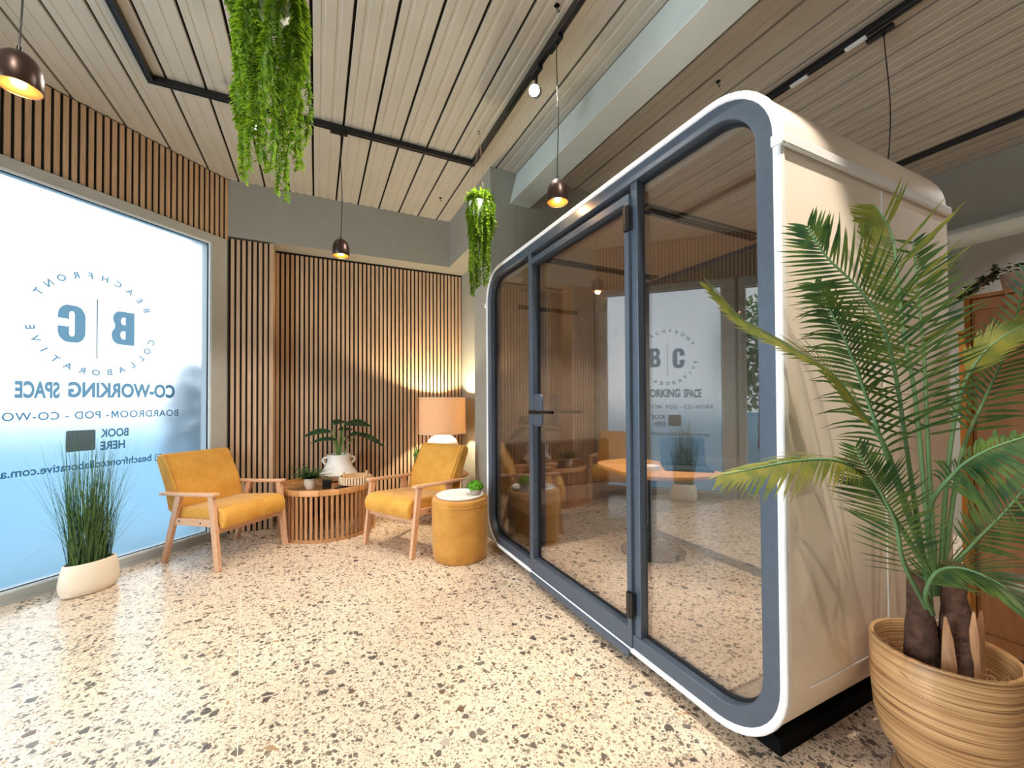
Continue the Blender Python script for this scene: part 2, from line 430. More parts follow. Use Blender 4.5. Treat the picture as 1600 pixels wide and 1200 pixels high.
win = window('window_1', .156, 1.56, .062, 2.618, .02, 1.69, 2.69, MT['frost'], 'tall frosted shop window with mirrored blue lettering and a round logo')
win2 = window('window_2', 1.80, 2.72, .062, 2.58, 1.73, 2.8, 2.69, MT['clear'], 'tall clear window beyond the frosted one')

# lettering on the frosted pane; it reads from the street, so its x runs along +s
def text_pts(body, bold=0.0, space=1.0):
    cu = bpy.data.curves.new('t', 'FONT'); cu.body = body; cu.offset = bold; cu.space_character = space; cu.resolution_u = 6
    o = bpy.data.objects.new('t', cu); COL.objects.link(o)
    bpy.context.view_layer.update()
    me = bpy.data.meshes.new_from_object(o.evaluated_get(bpy.context.evaluated_depsgraph_get()))
    vs = [v.co.copy() for v in me.vertices]; fs = [tuple(p.vertices) for p in me.polygons]
    bpy.data.objects.remove(o); bpy.data.meshes.remove(me); bpy.data.curves.remove(cu)
    return vs, fs
NT = -.0272
def put_text(mb, body, s0, s1, z0, z1, bold=0.0, space=1.0, rot=None, center=None, h=None, both=None):
    vs, fs = text_pts(body, bold, space)
    xs = [v.x for v in vs]; ys = [v.y for v in vs]
    a, b, c, d = min(xs), max(xs), min(ys), max(ys)
    out = []
    for v in vs:
        if rot is None:
            q = (s0+(v.x-a)/(b-a)*(s1-s0), z0+(v.y-c)/(d-c)*(z1-z0))
        else:
            k = h/(d-c); x, y = (v.x-(a+b)/2)*k, (v.y-(c+d)/2)*k
            q = (center[0]+x*math.cos(rot)-y*math.sin(rot), center[1]+x*math.sin(rot)+y*math.cos(rot))
        out.append(W(q[0], NT, q[1]))
    mb.add(out, fs)
lm = dict(fixn=False)
def fill2d(mb, loops, s0, s1, z0, z1):
    """filled flat shape from closed loops given in the unit square"""
    cu = bpy.data.curves.new('g', 'CURVE'); cu.dimensions = '2D'; cu.fill_mode = 'BOTH'
    for lp in loops:
        sp = cu.splines.new('POLY'); sp.points.add(len(lp)-1); sp.use_cyclic_u = True
        for q, (x, y) in zip(sp.points, lp): q.co = (x, y, 0, 1)
    o = bpy.data.objects.new('g', cu); COL.objects.link(o); bpy.context.view_layer.update()
    me = bpy.data.meshes.new_from_object(o.evaluated_get(bpy.context.evaluated_depsgraph_get()))
    mb.add([W(s0+v.co.x*(s1-s0), NT, z0+v.co.y*(z1-z0)) for v in me.vertices], [tuple(p.vertices) for p in me.polygons])
    bpy.data.objects.remove(o); bpy.data.meshes.remove(me); bpy.data.curves.remove(cu)
def arc(cx, cy, rx, ry, a0, a1, n=8): return [(cx+rx*math.cos(math.radians(a0+(a1-a0)*i/n)), cy+ry*math.sin(math.radians(a0+(a1-a0)*i/n))) for i in range(n+1)]
B_ = [[(0,0)]+arc(.66,.26,.34,.26,-90,52)+arc(.62,.76,.32,.24,-42,90)+[(0,1)], [(.40,.17)]+arc(.50,.29,.12,.12,-90,90)+[(.40,.41)], [(.40,.60)]+arc(.49,.71,.11,.11,-90,90)+[(.40,.82)]]
C_ = [arc(.62,.70,.38,.30,0,90)+arc(.38,.70,.38,.30,90,180)+arc(.38,.30,.38,.30,180,270)+arc(.62,.30,.38,.30,270,360)+[(1,.42),(.60,.42)]+arc(.50,.25,.10,.09,0,-180)+arc(.50,.75,.10,.09,180,0)+[(.60,.62),(1,.62)]]
m = MB(); fill2d(m, B_, .703, .842, 1.632, 1.878); fill2d(m, C_, .985, 1.126, 1.612, 1.864)
m.obox(W(.920, NT, 1.516), U*.006, NI*.0004, (0,0,.42))
struct('window_letter', m, MT['letter'], win, **lm)
m = MB()
for i, ch in enumerate('BEACHFRONT'):
    a = math.radians(151-i*(151-29)/9); put_text(m, ch, 0,0,0,0, .028, rot=a-PI/2, center=(.921+.338*math.cos(a), 1.755+.338*math.sin(a)), h=.044)
for i, ch in enumerate('COLLABORATIVE'):
    a = math.radians(194+i*(348-194)/12); put_text(m, ch, 0,0,0,0, .028, rot=a+PI/2, center=(.921+.338*math.cos(a), 1.755+.338*math.sin(a)), h=.044)
struct('window_letter', m, MT['letter'], win, **lm)
m = MB(); put_text(m, 'CO-WORKING', .424, 1.072, 1.24, 1.348, .042); put_text(m, 'SPACE', 1.112, 1.315, 1.234, 1.343, .042)
struct('window_letter', m, MT['letter'], win, **lm)
def x_range(t, sp):
    xs = [v.x for v in text_pts(t, 0, sp)[0]]; return min(xs), max(xs)
m = MB(); tx = 'BOARDROOM- POD - CO-WORK'; xa, xb = x_range(tx, 1.1); g = lambda x: .397+(x-xa)/(xb-xa)*(1.46-.397)
xo, xm, xr = x_range('BOARDROO', 1.1)[1], x_range('BOARDROOM', 1.1)[1], x_range('BOARDROOM- POD - CO-WORK', 1.1)[1]
put_text(m, 'BOARDROO', .397, g(xo), 1.094, 1.146, .014, 1.1)
put_text(m, '- POD - CO-WORK', g(xm)+.012, 1.46, 1.094, 1.146, .014, 1.1)
M_ = [[(0,0),(0,1),(.24,1),(.5,.46),(.76,1),(1,1),(1,0),(.8,0),(.8,.62),(.57,.16),(.43,.16),(.2,.62),(.2,0)]]
fill2d(m, M_, g(xo)+.009, g(xm)-.002, 1.094, 1.146)
struct('window_letter', m, MT['letter'], win, **lm)
m = MB(); put_text(m, 'BOOK', .735, .90, .957, 1.018, .03); put_text(m, 'HERE', .756, .90, .868, .929, .03)
struct('window_letter', m, MT['letter'], win, **lm)
m = MB(); put_text(m, 'beachfrontcollaborative.com.au', .587, 1.40, .748, .803, .018)
o = [W(.532+.022*math.cos(a), NT, .768+.022*math.sin(a)) for a in [PI/4+PI/2*k+d for k in range(4) for d in (-.45,-.15,.15,.45)]]
def sq(c, r, rr_, n=5):
    pts = []
    for k, (dx, dz) in enumerate(((1,1),(-1,1),(-1,-1),(1,-1))):
        for j in range(n):
            a = PI/2*k+PI/2*j/(n-1); pts.append((c[0]+dx*(r-rr_)+rr_*math.cos(a), c[1]+dz*(r-rr_)+rr_*math.sin(a)))
    return pts
m.ring([W(a, NT, b) for a, b in sq((.538,.77),.026,.008)], [W(a, NT, b) for a, b in sq((.538,.77),.021,.006)], NI*.0003)
m.ring([W(.538+.012*math.cos(t), NT, .77+.012*math.sin(t)) for t in [2*PI*k/16 for k in range(16)]], [W(.538+.008*math.cos(t), NT, .77+.008*math.sin(t)) for t in [2*PI*k/16 for k in range(16)]], NI*.0003)
struct('window_letter', m, MT['letter'], win, **lm)
m = MB(); c = ((.927+1.08)/2, .945); pts = [(c[0]+(a-c[0])*1.075, b) for a, b in sq(c, .0715, .01)]
m.prism([W(a, NT, b) for a, b in pts], NI*.0004); struct('window_letter', m, MT['square'], win, label='plain grey square panel')
m = MB(); put_text(m, 'CO-WORKING', 1.86, 2.32, 1.24, 1.345, .03); put_text(m, 'SPACE', 2.36, 2.56, 1.24, 1.345, .03); put_text(m, 'BOARDROOM- POD - CO-WORK', 1.84, 2.62, 1.11, 1.15, .015)
struct('window_letter', m, MT['letter'], win2, **lm)

# remaining walls
m = MB()
m.box((-3.12,-3,0),(-2.97,.2,CZ)); m.box((-3.12,.2,2.6),(-2.97,1.75,CZ)); m.box((-3.12,1.75,0),(-2.97,2.3,CZ)); m.box((-3.12,.2,0),(-2.97,1.75,.08))
struct('wall_left_rear', m, MT['wall'])
m = MB(); m.ring([(-3.08,.2,.08),(-3.08,1.75,.08),(-3.08,1.75,2.6),(-3.08,.2,2.6)], [(-3.08,.26,.14),(-3.08,1.69,.14),(-3.08,1.69,2.54),(-3.08,.26,2.54)], (.06,0,0))
w3 = struct('fill_window', m, MT['alum'])  # unseen window added for fill light, sized to spare the pod side
m = MB(); m.box((-3.055,.25,.13),(-3.047,1.70,2.55)); struct('window_pane', m, MT['clear'], w3)
m = MB(); m.box((-3.12,-3.12,0),(5.24,-3,CZ)); struct('wall_rear', m, MT['wall'])
m = MB(); m.box((5.12,-3,0),(5.24,3.4,CZ)); struct('wall_right', m, MT['wall'])
m = MB(); m.box((1.62,3.28,0),(5.24,3.42,CZ)); struct('wall_back', m, MT['wall'])
m = MB(); m.box((1.373,3.28,0),(1.62,3.69,CZ)); struct('column', m, MT['wall'], bevel=.004)
m = MB(); m.box((1.60,3.69,0),(1.75,4.9,2.735)); struct('wall_alcove_right', m, MT['wall'])
m = MB(); m.box((-.37,4.755,0),(1.6,4.9,2.735)); struct('wall_alcove', m, MT['wall'])
m = MB(); m.box((-.73,4.522,0),(-.392,4.9,2.722)); struct('wall_pier', m, MT['slatback'])
m = MB(); m.prism([(-.735,4.5,2.735),(1.373,4.5,2.735),(1.373,3.69,2.735),(1.75,3.69,2.735),(1.75,4.9,2.735),(-1.1,4.9,2.735)], (0,0,CZ-2.735))
struct('bulkhead_wall', m, MT['wall'])
m = MB(); m.add([(1.557,-3,2.965),(1.762,-3,2.965),(1.80,-3,CZ),(1.63,-3,CZ),(1.557,3.28,2.965),(1.762,3.28,2.965),(1.80,3.28,CZ),(1.63,3.28,CZ)],
               [(0,1,2,3),(7,6,5,4),(0,4,5,1),(1,5,6,2),(2,6,7,3),(3,7,4,0)])
struct('beam', m, MT['beamp'], bevel=.004)
# slatted cladding of the alcove and of the pier
m = MB(); m.box((-.372,4.748,0),(1.6,4.756,2.73)); back = struct('trim_2', m, MT['slatback'], label='slatted timber cladding in the alcove behind the coffee table')
m = MB(); x = -.366
while x < 1.58:
    m.box((x,4.737,.004),(x+.0268,4.749,2.715)); x += .0438
struct('slat_cladding', m, MT['slat'], back)
m = MB(); m.box((-.372,4.735,2.715),(1.6,4.748,2.733)); struct('cladding_cap', m, MT['groove'], back)
m = MB(); m.box((-.728,4.514,0),(-.392,4.523,2.72)); m.box((-.393,4.514,0),(-.385,4.75,2.72)); back = struct('trim_3', m, MT['slatback'], label='narrow slatted timber pier beside the frosted window')
m = MB(); x = -.712
for k in range(7):
    m.box((x,4.503,.004),(x+.027,4.516,2.715)); x += .0442
m.box((-.405,4.503,.004),(-.372,4.75,2.722))
struct('slat_cladding', m, MT['slat'], back)
# rounded service boxing along the far right wall
m = MB(); pr = []
for k in range(9):
    a = PI/2+PI*k/8; pr.append((5.12+.16*math.cos(a), 2.62+.085*math.sin(a)))
m.prism([(x, -3, z) for x, z in pr], (0, 6.28, 0)); struct('trim_4', m, MT['beamp'], smooth=40, label='rounded boxing high along the far right wall')

# ------------------------------------------------------------------ meeting pod
def rr(y0, y1, z0, z1, r, x, n=10):
    pts = []
    for k, (cy, cz) in enumerate(((y1-r, z1-r), (y0+r, z1-r), (y0+r, z0+r), (y1-r, z0+r))):
        for j in range(n+1):
            a = PI/2*k+PI/2*j/n; pts.append((x, cy+r*math.cos(a), cz+r*math.sin(a)))
    return pts
def rri(i, x, r=.25): return rr(.765+i, 3.178-i, .058+i, 2.275-i, max(r-i, .03), x)
pod = thing('meeting_pod', 'white rounded meeting pod with dark framed glass front, left of the potted palm', 'meeting pod', (1.305, .77, 0))
def pmk(name, m, mt, parent=None, **k): return mk(name, m, mt, parent or pod, world=True, **k)
m = MB(); m.ring(rri(.004, 1.312), rri(.045, 1.312), (1.148, 0, 0)); shell = pmk('shell', m, MT['shellw'], smooth=30)
m = MB(); m.ring(rri(0, 1.284), rri(.024, 1.284), (.03, 0, 0)); pmk('rim', m, MT['rim'], smooth=30, bevel=.006)
m = MB(); m.ring(rri(.022, 1.292), rri(.082, 1.292), (.05, 0, 0)); pmk('front_frame', m, MT['podframe'], smooth=30, bevel=.003)
m = MB(); m.ring(rri(.080, 1.330), rri(.092, 1.330), (.016, 0, 0)); pmk('gasket', m, MT['gasket'], smooth=30)
m = MB(); m.box((1.30,.752,1.986),(2.462,.768,2.022)); m.box((1.276,.752,1.986),(1.30,.79,2.022)); pmk('seam_strip', m, MT['rim'], bevel=.005)
m = MB(); m.box((1.276,3.16,1.986),(1.30,3.19,2.022)); pmk('seam_strip', m, MT['rim'], bevel=.005)
m = MB(); m.box((1.41,.7665,.289),(2.46,.7692,.294)); m.box((1.902,.7665,.30),(1.906,.7692,1.98)); pmk('panel_joint', m, MT['rim'])
m = MB(); m.box((1.405,.862,0),(2.40,3.10,.06)); pmk('base', m, MT['basem'], bevel=.004)
m = MB(); m.box((1.30,1.400,.13),(1.345,1.441,2.20)); pmk('mullion', m, MT['podframe'], bevel=.002)
m = MB(); m.box((1.30,2.405,.13),(1.345,2.446,2.20)); pmk('mullion', m, MT['podframe'], bevel=.002)
def gpane(y0, y1, z0, z1, par, corner=None):
    m = MB()
    if corner is None: m.box((1.334,y0,z0),(1.342,y1,z1))
    else:
        pts = [(1.334,y,z) for (_, y, z) in rri(.078, 0) if (y <= corner if y0 < 1 else y >= corner)]
        e = corner; ys = [p for p in pts]
        zz = (.136, 2.197)
        if y0 < 1: poly = [(1.334,e,zz[1])]+ys+[(1.334,e,zz[0])]
        else: poly = None
        if poly is None:
            top = [p for p in ys if p[2] > 1.2]; bot = [p for p in ys if p[2] <= 1.2]
            poly = [(1.334,e,zz[0])]+bot+top+[(1.334,e,zz[1])]
        m.prism(poly, (.008,0,0))
    return pmk('glass_pane', m, MT['podglass'], par)
gpane(.8, 1.42, .1, 2.2, pod, 1.42)
gpane(2.43, 3.1, .1, 2.2, pod, 2.43)
m = MB()
m.ring([(1.286,1.443,.072),(1.286,2.403,.072),(1.286,2.403,2.147),(1.286,1.443,2.147)], [(1.286,1.472,.168),(1.286,2.372,.168),(1.286,2.372,2.110),(1.286,1.472,2.110)], (.05,0,0))
door = pmk('door', m, MT['podframe'], bevel=.002)
m = MB(); m.ring([(1.326,1.470,.166),(1.326,2.374,.166),(1.326,2.374,2.112),(1.326,1.470,2.112)], [(1.326,1.480,.176),(1.326,2.352,.176),(1.326,2.352,2.10),(1.326,1.480,2.10)], (.012,0,0)); pmk('gasket', m, MT['gasket'], door)
m = MB(); m.box((1.334,1.46,.15),(1.342,2.385,2.125)); pmk('glass_pane', m, MT['podglass'], door)
for z0 in (.222, 1.974):
    m = MB(); m.box((1.270,1.424,z0),(1.287,1.462,z0+.114)); m.tube([(1.274,1.443,z0),(1.274,1.443,z0+.114)], .009, 10); pmk('hinge', m, MT['blackp'], door, bevel=.002)
m = MB(); m.prism(rr(2.228,2.338,1.04,1.246,.035,1.272,6), (.016,0,0)); hp = pmk('lock_plate', m, MT['podframe'], door, smooth=40, bevel=.002)
m = MB(); m.tube([(1.274,2.310,1.130),(1.236,2.310,1.130)], .012, 12); m.tube([(1.236,2.316,1.130),(1.236,2.24,1.130),(1.236,2.14,1.132),(1.236,2.035,1.133)], [.011,.011,.010,.009], 12); pmk('handle', m, MT['chrome'], door, smooth=50)
m = MB(); m.box((1.272,1.452,.040),(1.30,2.396,.073)); pmk('threshold', m, MT['podframe'], bevel=.002)
# inside
m = MB(); m.ring(rri(.046, 1.35), rri(.072, 1.35), (1.10, 0, 0)); iw = pmk('interior_lining', m, MT['felt'], smooth=30)
m = MB(); m.box((1.35,1.02,.131),(2.45,2.92,.140)); pmk('interior_floor', m, MT['floor'])
m = MB(); m.prism([(1.35,.892,2.150),(1.35,3.051,2.150),(1.35,2.94,2.196),(1.35,1.0,2.196)], (1.1,0,0)); pc = pmk('interior_ceiling', m, MT['podceil'])
for (y0, x0, x1) in ((1.475, 1.43, 2.33), (2.315, 1.41, 2.36)):
    m = MB(); m.ring([(x0,y0,2.144),(x1,y0,2.144),(x1,y0+.085,2.144),(x0,y0+.085,2.144)], [(x0+.02,y0+.02,2.144),(x1-.02,y0+.02,2.144),(x1-.02,y0+.065,2.144),(x0+.02,y0+.065,2.144)], (0,0,.006))
    m.box((x0+.05,y0+.034,2.141),(x1-.05,y0+.05,2.149)); pmk('ceiling_light', m, MT['black'], pc)
m = MB(); m.box((1.55,3.094,1.985),(2.15,3.108,2.02)); pmk('vent', m, MT['black'], iw)
m = MB(); m.box((2.40,2.62,.14),(2.44,2.93,2.15)); m.box((2.40,2.93,.30),(2.44,3.10,2.03)); pmk('rear_panel', m, MT['felt'])
m = MB(); m.ring([(2.40,1.02,.14),(2.40,2.62,.14),(2.40,2.62,2.15),(2.40,1.02,2.15)], [(2.40,1.05,.18),(2.40,2.58,.18),(2.40,2.58,2.12),(2.40,1.05,2.12)], (.03,0,0)); m.box((2.40,.84,.30),(2.43,1.02,2.03)); rf = pmk('rear_frame', m, MT['podframe'])
m = MB(); m.box((2.41,1.04,.17),(2.418,2.59,2.13)); pmk('glass_pane', m, MT['podrear'], rf)
for y in (1.52, 2.36):
    ld = bpy.data.lights.new('pod_fill', 'AREA'); ld.shape = 'RECTANGLE'; ld.size = .8; ld.size_y = .03; ld.energy = 10; ld.spread = 2.0; ld.color = (1,.90,.78)  # added fill to brighten the pod interior; the ceiling slots are unlit
    o = bpy.data.objects.new('pod_fill', ld); COL.objects.link(o); o.location = (1.88, y, 2.13); o.parent = pod; o.location = V((1.88, y, 2.13))-pod.location
# bench seat inside the pod
b = thing('bench_seat', 'brown upholstered bench against the far inside wall of the pod', 'bench', (1.9, 2.86, .14))
m = MB(); m.box((1.42,2.58,.18),(2.38,2.88,.36)); mk('base', m, MT['black'], b, world=True, bevel=.01)
m = MB(); m.box((1.40,2.55,.36),(2.39,3.07,.47)); mk('seat', m, MT['sofa'], b, world=True, bevel=.025, seg=3)
m = MB(); m.box((1.40,2.96,.47),(2.39,3.08,.86)); mk('backrest', m, MT['sofa'], b, world=True, bevel=.025, seg=3)
for x in (1.46, 2.3):
    for y in (2.7, 3.02): m = MB(); m.box((x,y-.06,.14),(x+.04,y-.02,.185)); mk('leg', m, MT['black'], b, world=True)
# table inside the pod
t = thing('meeting_table', 'oak topped meeting table with a rounded end inside the glass pod', 'table', (2.15, 2.2, .14))
pl = [(2.395,1.74),(2.25,1.745),(2.08,1.775),(1.92,1.85),(1.83,1.96),(1.83,2.12),(1.86,2.33),(1.91,2.50),(1.97,2.575),(2.07,2.61),(2.22,2.615),(2.395,2.61)]
m = MB(); m.prism([(x,y,.705) for x, y in pl], (0,0,.026)); mk('tabletop', m, MT['table'], t, world=True, bevel=.006)
m = MB(); m.lathe([(.0,0),(.03,.0),(.03,.535),(.12,.56),(.12,.565),(0,.565)], 24, (2.14,2.18,.14)); mk('column', m, MT['black'], t, world=True, smooth=40)
m = MB(); m.lathe([(0,0),(.22,0),(.22,.012),(.05,.03),(0,.03)], 32, (2.14,2.18,.14)); mk('foot', m, MT['black'], t, world=True, smooth=40)
l = thing('laptop', 'open dark laptop standing on the oak table inside the pod', 'laptop', (2.25, 1.99, .731))
m = MB(); m.obox((2.10,2.02,.732),(.22,-.20,0),(.13,.16,0),(0,0,.014)); mk('keyboard_base', m, MT['screen'], l, world=True, bevel=.003)
m = MB(); m.obox((2.225,2.185,.744),(.22,-.20,0),(.05,.055,.19),(-.006,-.006,.004)); mk('screen', m, MT['screen'], l, world=True, bevel=.003)
m = MB(); m.box((2.00,2.05,.7315),(2.09,2.13,.762))
tag(mk('paper_box', m, MT['paper'], None, bevel=.002), 'small white box beside the laptop on the pod table', 'box')
# ------------------------------------------------------------------ armchairs
def make_armchair(label, loc, rz):
    t = thing('armchair', label, 'armchair', (loc[0], loc[1], 0), rz, 'mustard armchairs around the coffee table')
    for sx in (-1, 1):
        x = .283*sx
        m = MB(); m.beam((x, .275, 0), (x, .205, .528), .030, .042, (0,1,0), .030, .050); mk('front_leg', m, MT['beech'], t, bevel=.004)
        m = MB(); m.beam((x, -.285, 0), (x, -.125, .512), .030, .040, (0,1,0), .030, .052); mk('back_leg', m, MT['beech'], t, bevel=.004)
        m = MB(); m.add([(x-.026,-.315,.506),(x+.026,-.315,.506),(x+.026,-.315,.526),(x-.026,-.315,.526),
                         (x-.026,-.05,.512),(x+.026,-.05,.512),(x+.026,-.05,.536),(x-.026,-.05,.536),
                         (x-.026,.255,.530),(x+.026,.255,.530),(x+.026,.255,.553),(x-.026,.255,.553)],
                        [(3,2,1,0),(8,9,10,11)]+[(a+i, a+(i+1)%4, a+4+(i+1)%4, a+4+i) for a in (0,4) for i in range(4)])
        mk('armrest', m, MT['beech'], t, bevel=.007, seg=3)
        xi = x-sx*.004
        m = MB(); m.beam((xi, -.215, .315), (xi, .235, .335), .020, .052, (0,0,1)); rl = mk('side_rail', m, MT['beech'], t, bevel=.003)
        for y in (-.12, .10): m = MB(); m.tube([(x+sx*.004, y, .325), (x+sx*.0085, y, .325)], .006, 10); mk('bolt', m, MT['chrome'], rl)
    m = MB(); m.box((-.27,.225,.255),(.27,.245,.312)); mk('front_rail', m, MT['beech'], t, bevel=.003)
    m = MB(); m.box((-.27,-.225,.275),(.27,-.205,.325)); mk('rear_rail', m, MT['beech'], t, bevel=.003)
    m = MB()
    for k in range(7): m.box((-.26+k*.08, -.21, .312), (-.22+k*.08, .23, .320))
    mk('seat_slats', m, MT['beech'], t)
    pr = [(-.235,.322),(-.235,.395),(-.20,.412),(.0,.424),(.17,.438),(.245,.436),(.285,.418),(.305,.385),(.305,.335),(.292,.298),(.262,.292),(.248,.32)]
    m = MB(); m.prism([(-.262, y, z) for y, z in pr], (.524,0,0)); mk('seat_cushion', m, MT['must'], t, smooth=50, bevel=.018, seg=3)
    pr = [(-.175,.405),(-.205,.55),(-.330,.775),(-.345,.795),(-.372,.806),(-.405,.80),(-.428,.775),(-.425,.75),(-.33,.545),(-.295,.40),(-.28,.37),(-.20,.372)]
    m = MB(); m.prism([(-.262, y, z) for y, z in pr], (.524,0,0)); bc = mk('back_cushion', m, MT['must'], t, smooth=50, bevel=.018, seg=3)
    for sx in (-1, 1):
        x = sx*.246; m = MB()
        m.tube([(x,-.172,.41),(x,-.202,.55),(x,-.327,.775),(x,-.345,.797)], .005, 6); mk('piping', m, MT['mustdk'], bc, smooth=60)
    return t
make_armchair('mustard armchair with wooden arms in front of the frosted window', (-.628, 3.933), -2.3349)
make_armchair('mustard armchair with wooden arms in front of the glowing lamp, beside the round pouf', (.756, 3.54), 2.1002)

# ------------------------------------------------------------------ pouf with tray
PX, PY = 1.012, 3.055
t = thing('pouf', 'round mustard fabric pouf with a white lid, between armchair and pod', 'pouf', (PX, PY, 0))
m = MB(); m.lathe([(0,.0),(.195,.0),(.207,.012),(.213,.10),(.216,.25),(.215,.40),(.211,.418),(0,.418)], 64); mk('body', m, MT['mustdk'], t, smooth=45)
m = MB(); m.lathe([(0,.418),(.206,.418),(.214,.424),(.216,.445),(.211,.458),(.19,.463),(0,.463)], 64); mk('lid', m, MT['mustdk'], t, smooth=45)
m = MB(); m.lathe([(.2145,.414),(.2185,.418),(.2145,.422)], 64); mk('piping', m, MT['must'], t, smooth=60)
m = MB(); m.lathe([(0,.463),(.166,.463),(.178,.468),(.184,.480),(.180,.483),(.174,.475),(0,.474)], 64); mk('tray_top', m, MT['white'], t, smooth=40)
t = thing('succulent_pot', 'small bright green plant in a grey pot on the white pouf lid', 'potted plant', (PX+.105, PY-.06, .475))
m = MB(); m.lathe([(0,0),(.030,0),(.044,.02),(.048,.045),(.044,.045),(.040,.035),(0,.035)], 28); mk('pot', m, MT['stone'], t, smooth=40)
m = MB()
for k in range(420):
    a, b = R.uniform(0, 2*PI), math.acos(R.uniform(-.15, 1)); r = .058*R.uniform(.75, 1.05)
    d = V((math.sin(b)*math.cos(a), math.sin(b)*math.sin(a), math.cos(b)*.9)); p = V((0,0,.058))+d*r
    x = d.cross(V((R.random(), R.random(), R.random()))).normalized(); y = d.cross(x); w = R.uniform(.006,.011)
    m.add([p-x*w, p-y*w+d*.004, p+x*w, p+y*w+d*.004], [(0,1,2,3)])
m.lathe([(.0,.03),(.03,.035),(.045,.055),(.035,.08),(0,.09)], 16); mk('foliage', m, MT['lime'], t, fixn=False)

# ------------------------------------------------------------------ coffee table
TX, TY = .105, 4.272
t = thing('coffee_table', 'round slatted timber coffee table between the two mustard armchairs', 'table', (TX, TY, 0))
m = MB(); m.lathe([(0,.396),(.425,.396),(.428,.40),(.428,.440),(.424,.446),(.408,.446),(.404,.440),(.404,.420),(0,.420)], 72); mk('tabletop', m, MT['block'], t, smooth=35)
m = MB(); m.lathe([(.400,0),(.424,0),(.424,.026),(.400,.026)], 72, closed=True); mk('base_ring', m, MT['teak'], t, smooth=35)
for k in range(62):
    a = 2*PI*k/62; d = V((math.cos(a), math.sin(a), 0)); n_ = V((-d.y, d.x, 0)); m = MB()
    m.obox(d*.403-n_*.0115+V((0,0,.022)), d*.016, n_*.023, (0,0,.378)); mk('slat', m, MT['teak'], t, bevel=.003)
TZ = .4205
# leafy plant in a flared white pot
t = thing('potted_philodendron', 'large-leaved green plant in a flared white pot on the coffee table', 'potted plant', (.205, 4.43, TZ))
m = MB(); m.lathe([(0,0),(.085,0),(.125,.018),(.168,.055),(.176,.072),(.168,.085),(.125,.145),(.108,.185),(.104,.225),(.110,.262),(.104,.262),(.098,.225),(.098,.20),(0,.20)], 48); pot = mk('pot', m, MT['white'], t, smooth=38)
m = MB()
for s_ in (-1, 1): m.tube([(s_*.104,0,.235),(s_*.135,0,.232),(s_*.150,0,.21),(s_*.138,0,.185),(s_*.118,0,.165)], .009, 10)
mk('handle', m, MT['white'], pot, smooth=60)
m = MB(); m.lathe([(0,.205),(.095,.205)], 24); mk('soil', m, MT['soil'], t)
def heart_leaf(mb, base, tip, width, nrm, droop=.02, n=9):
    base, tip, nrm = V(base), V(tip), V(nrm).normalized(); d = tip-base; L = d.length; d.normalize(); s_ = d.cross(nrm).normalized(); nn = s_.cross(d)
    rows = []
    for i in range(n+1):
        u = i/n; w = width*(math.sin(PI*min(1, u*.92+.1))**.8)*(1-u*.35) if u < 1 else 0
        c = base+d*(L*u)+nn*(-droop*4*(u-.4)**2)
        rows.append([c-s_*w/2+nn*.012*(w/width), c-s_*w/4-nn*.004, c, c+s_*w/4-nn*.004, c+s_*w/2+nn*.012*(w/width)])
    vs = [p for r in rows for p in r]; fs = []
    for i in range(n):
        for k in range(4): fs.append((i*5+k, i*5+k+1, i*5+k+6, i*5+k+5))
    mb.add(vs, fs)
LV = [((-.07,-.03,.50), (-.32,-.10,.475), .15), ((-.02,-.05,.42), (-.25,-.16,.42), .10), ((.05,.0,.57), (.30,-.10,.555), .22), ((-.05,.05,.57), (.10,.14,.585), .15),
      ((.06,-.04,.43), (.20,-.12,.49), .11), ((.17,-.04,.47), (.44,-.10,.335), .13), ((0.02,.06,.5), (.18,.22,.5), .14)]
for b0, b1, w in LV:
    lf = MB(); heart_leaf(lf, b0, b1, w, (0,-.35,1)); f = mk('leaf', lf, MT['monst'], t, fixn=False, smooth=60)
    st = MB(); mid = V(b0)*.5+V((0,0,.13)); st.tube([(b0[0]*.15, b0[1]*.15, .20), (b0[0]*.45, b0[1]*.45, .34), b0], .006, 7); mk('stem', st, MT['stemg'], f, smooth=60)
# fern
t = thing('potted_fern', 'small feathery fern in a beige pot at the left side of the coffee table', 'potted plant', (-.045, 4.12, TZ))
m = MB(); m.lathe([(0,0),(.035,0),(.050,.03),(.054,.065),(.048,.095),(.044,.095),(.044,.075),(0,.075)], 32); mk('pot', m, MT['cream'], t, smooth=40)
m = MB()
for k in range(60):
    a = R.uniform(0, 2*PI); L = R.uniform(.13, .22); el = R.uniform(.3, 1.35); h = V((math.cos(a), math.sin(a), 0))
    pts = [V((0,0,.085))+h*(L*u*math.cos(el*(1-.5*u)))+V((0,0,L*u*math.sin(el)-.09*u*u*L/.15*.6)) for u in [i/7 for i in range(8)]]
    sd = h.cross(V((0,0,1))).normalized()
    m.ribbon(pts, [.004]*8, sd)
    for i in range(1, 8):
        for s_ in (-1, 1):
            w = .042*(1-i/9); p = pts[i]; q = p+sd*s_*w+h*.012
            m.add([p-h*.008, p+h*.009, q+h*.004+V((0,0,.002)), q-h*.003], [(0,1,2,3)])
mk('foliage', m, MT['fernd'], t, fixn=False)
m = MB(); m.box((.05,4.03,TZ),(.125,4.09,TZ+.082)); tag(mk('candle_box', m, MT['blackp'], None, bevel=.003), 'small black cube box on the coffee table beside the fern', 'box')
m = MB(); m.obox((.155,3.99,TZ),(.11,.045,0),(-.012,.03,0),(0,0,.014)); tag(mk('remote_control', m, MT['blackp'], None, bevel=.004), 'dark remote control lying flat on the coffee table', 'remote')
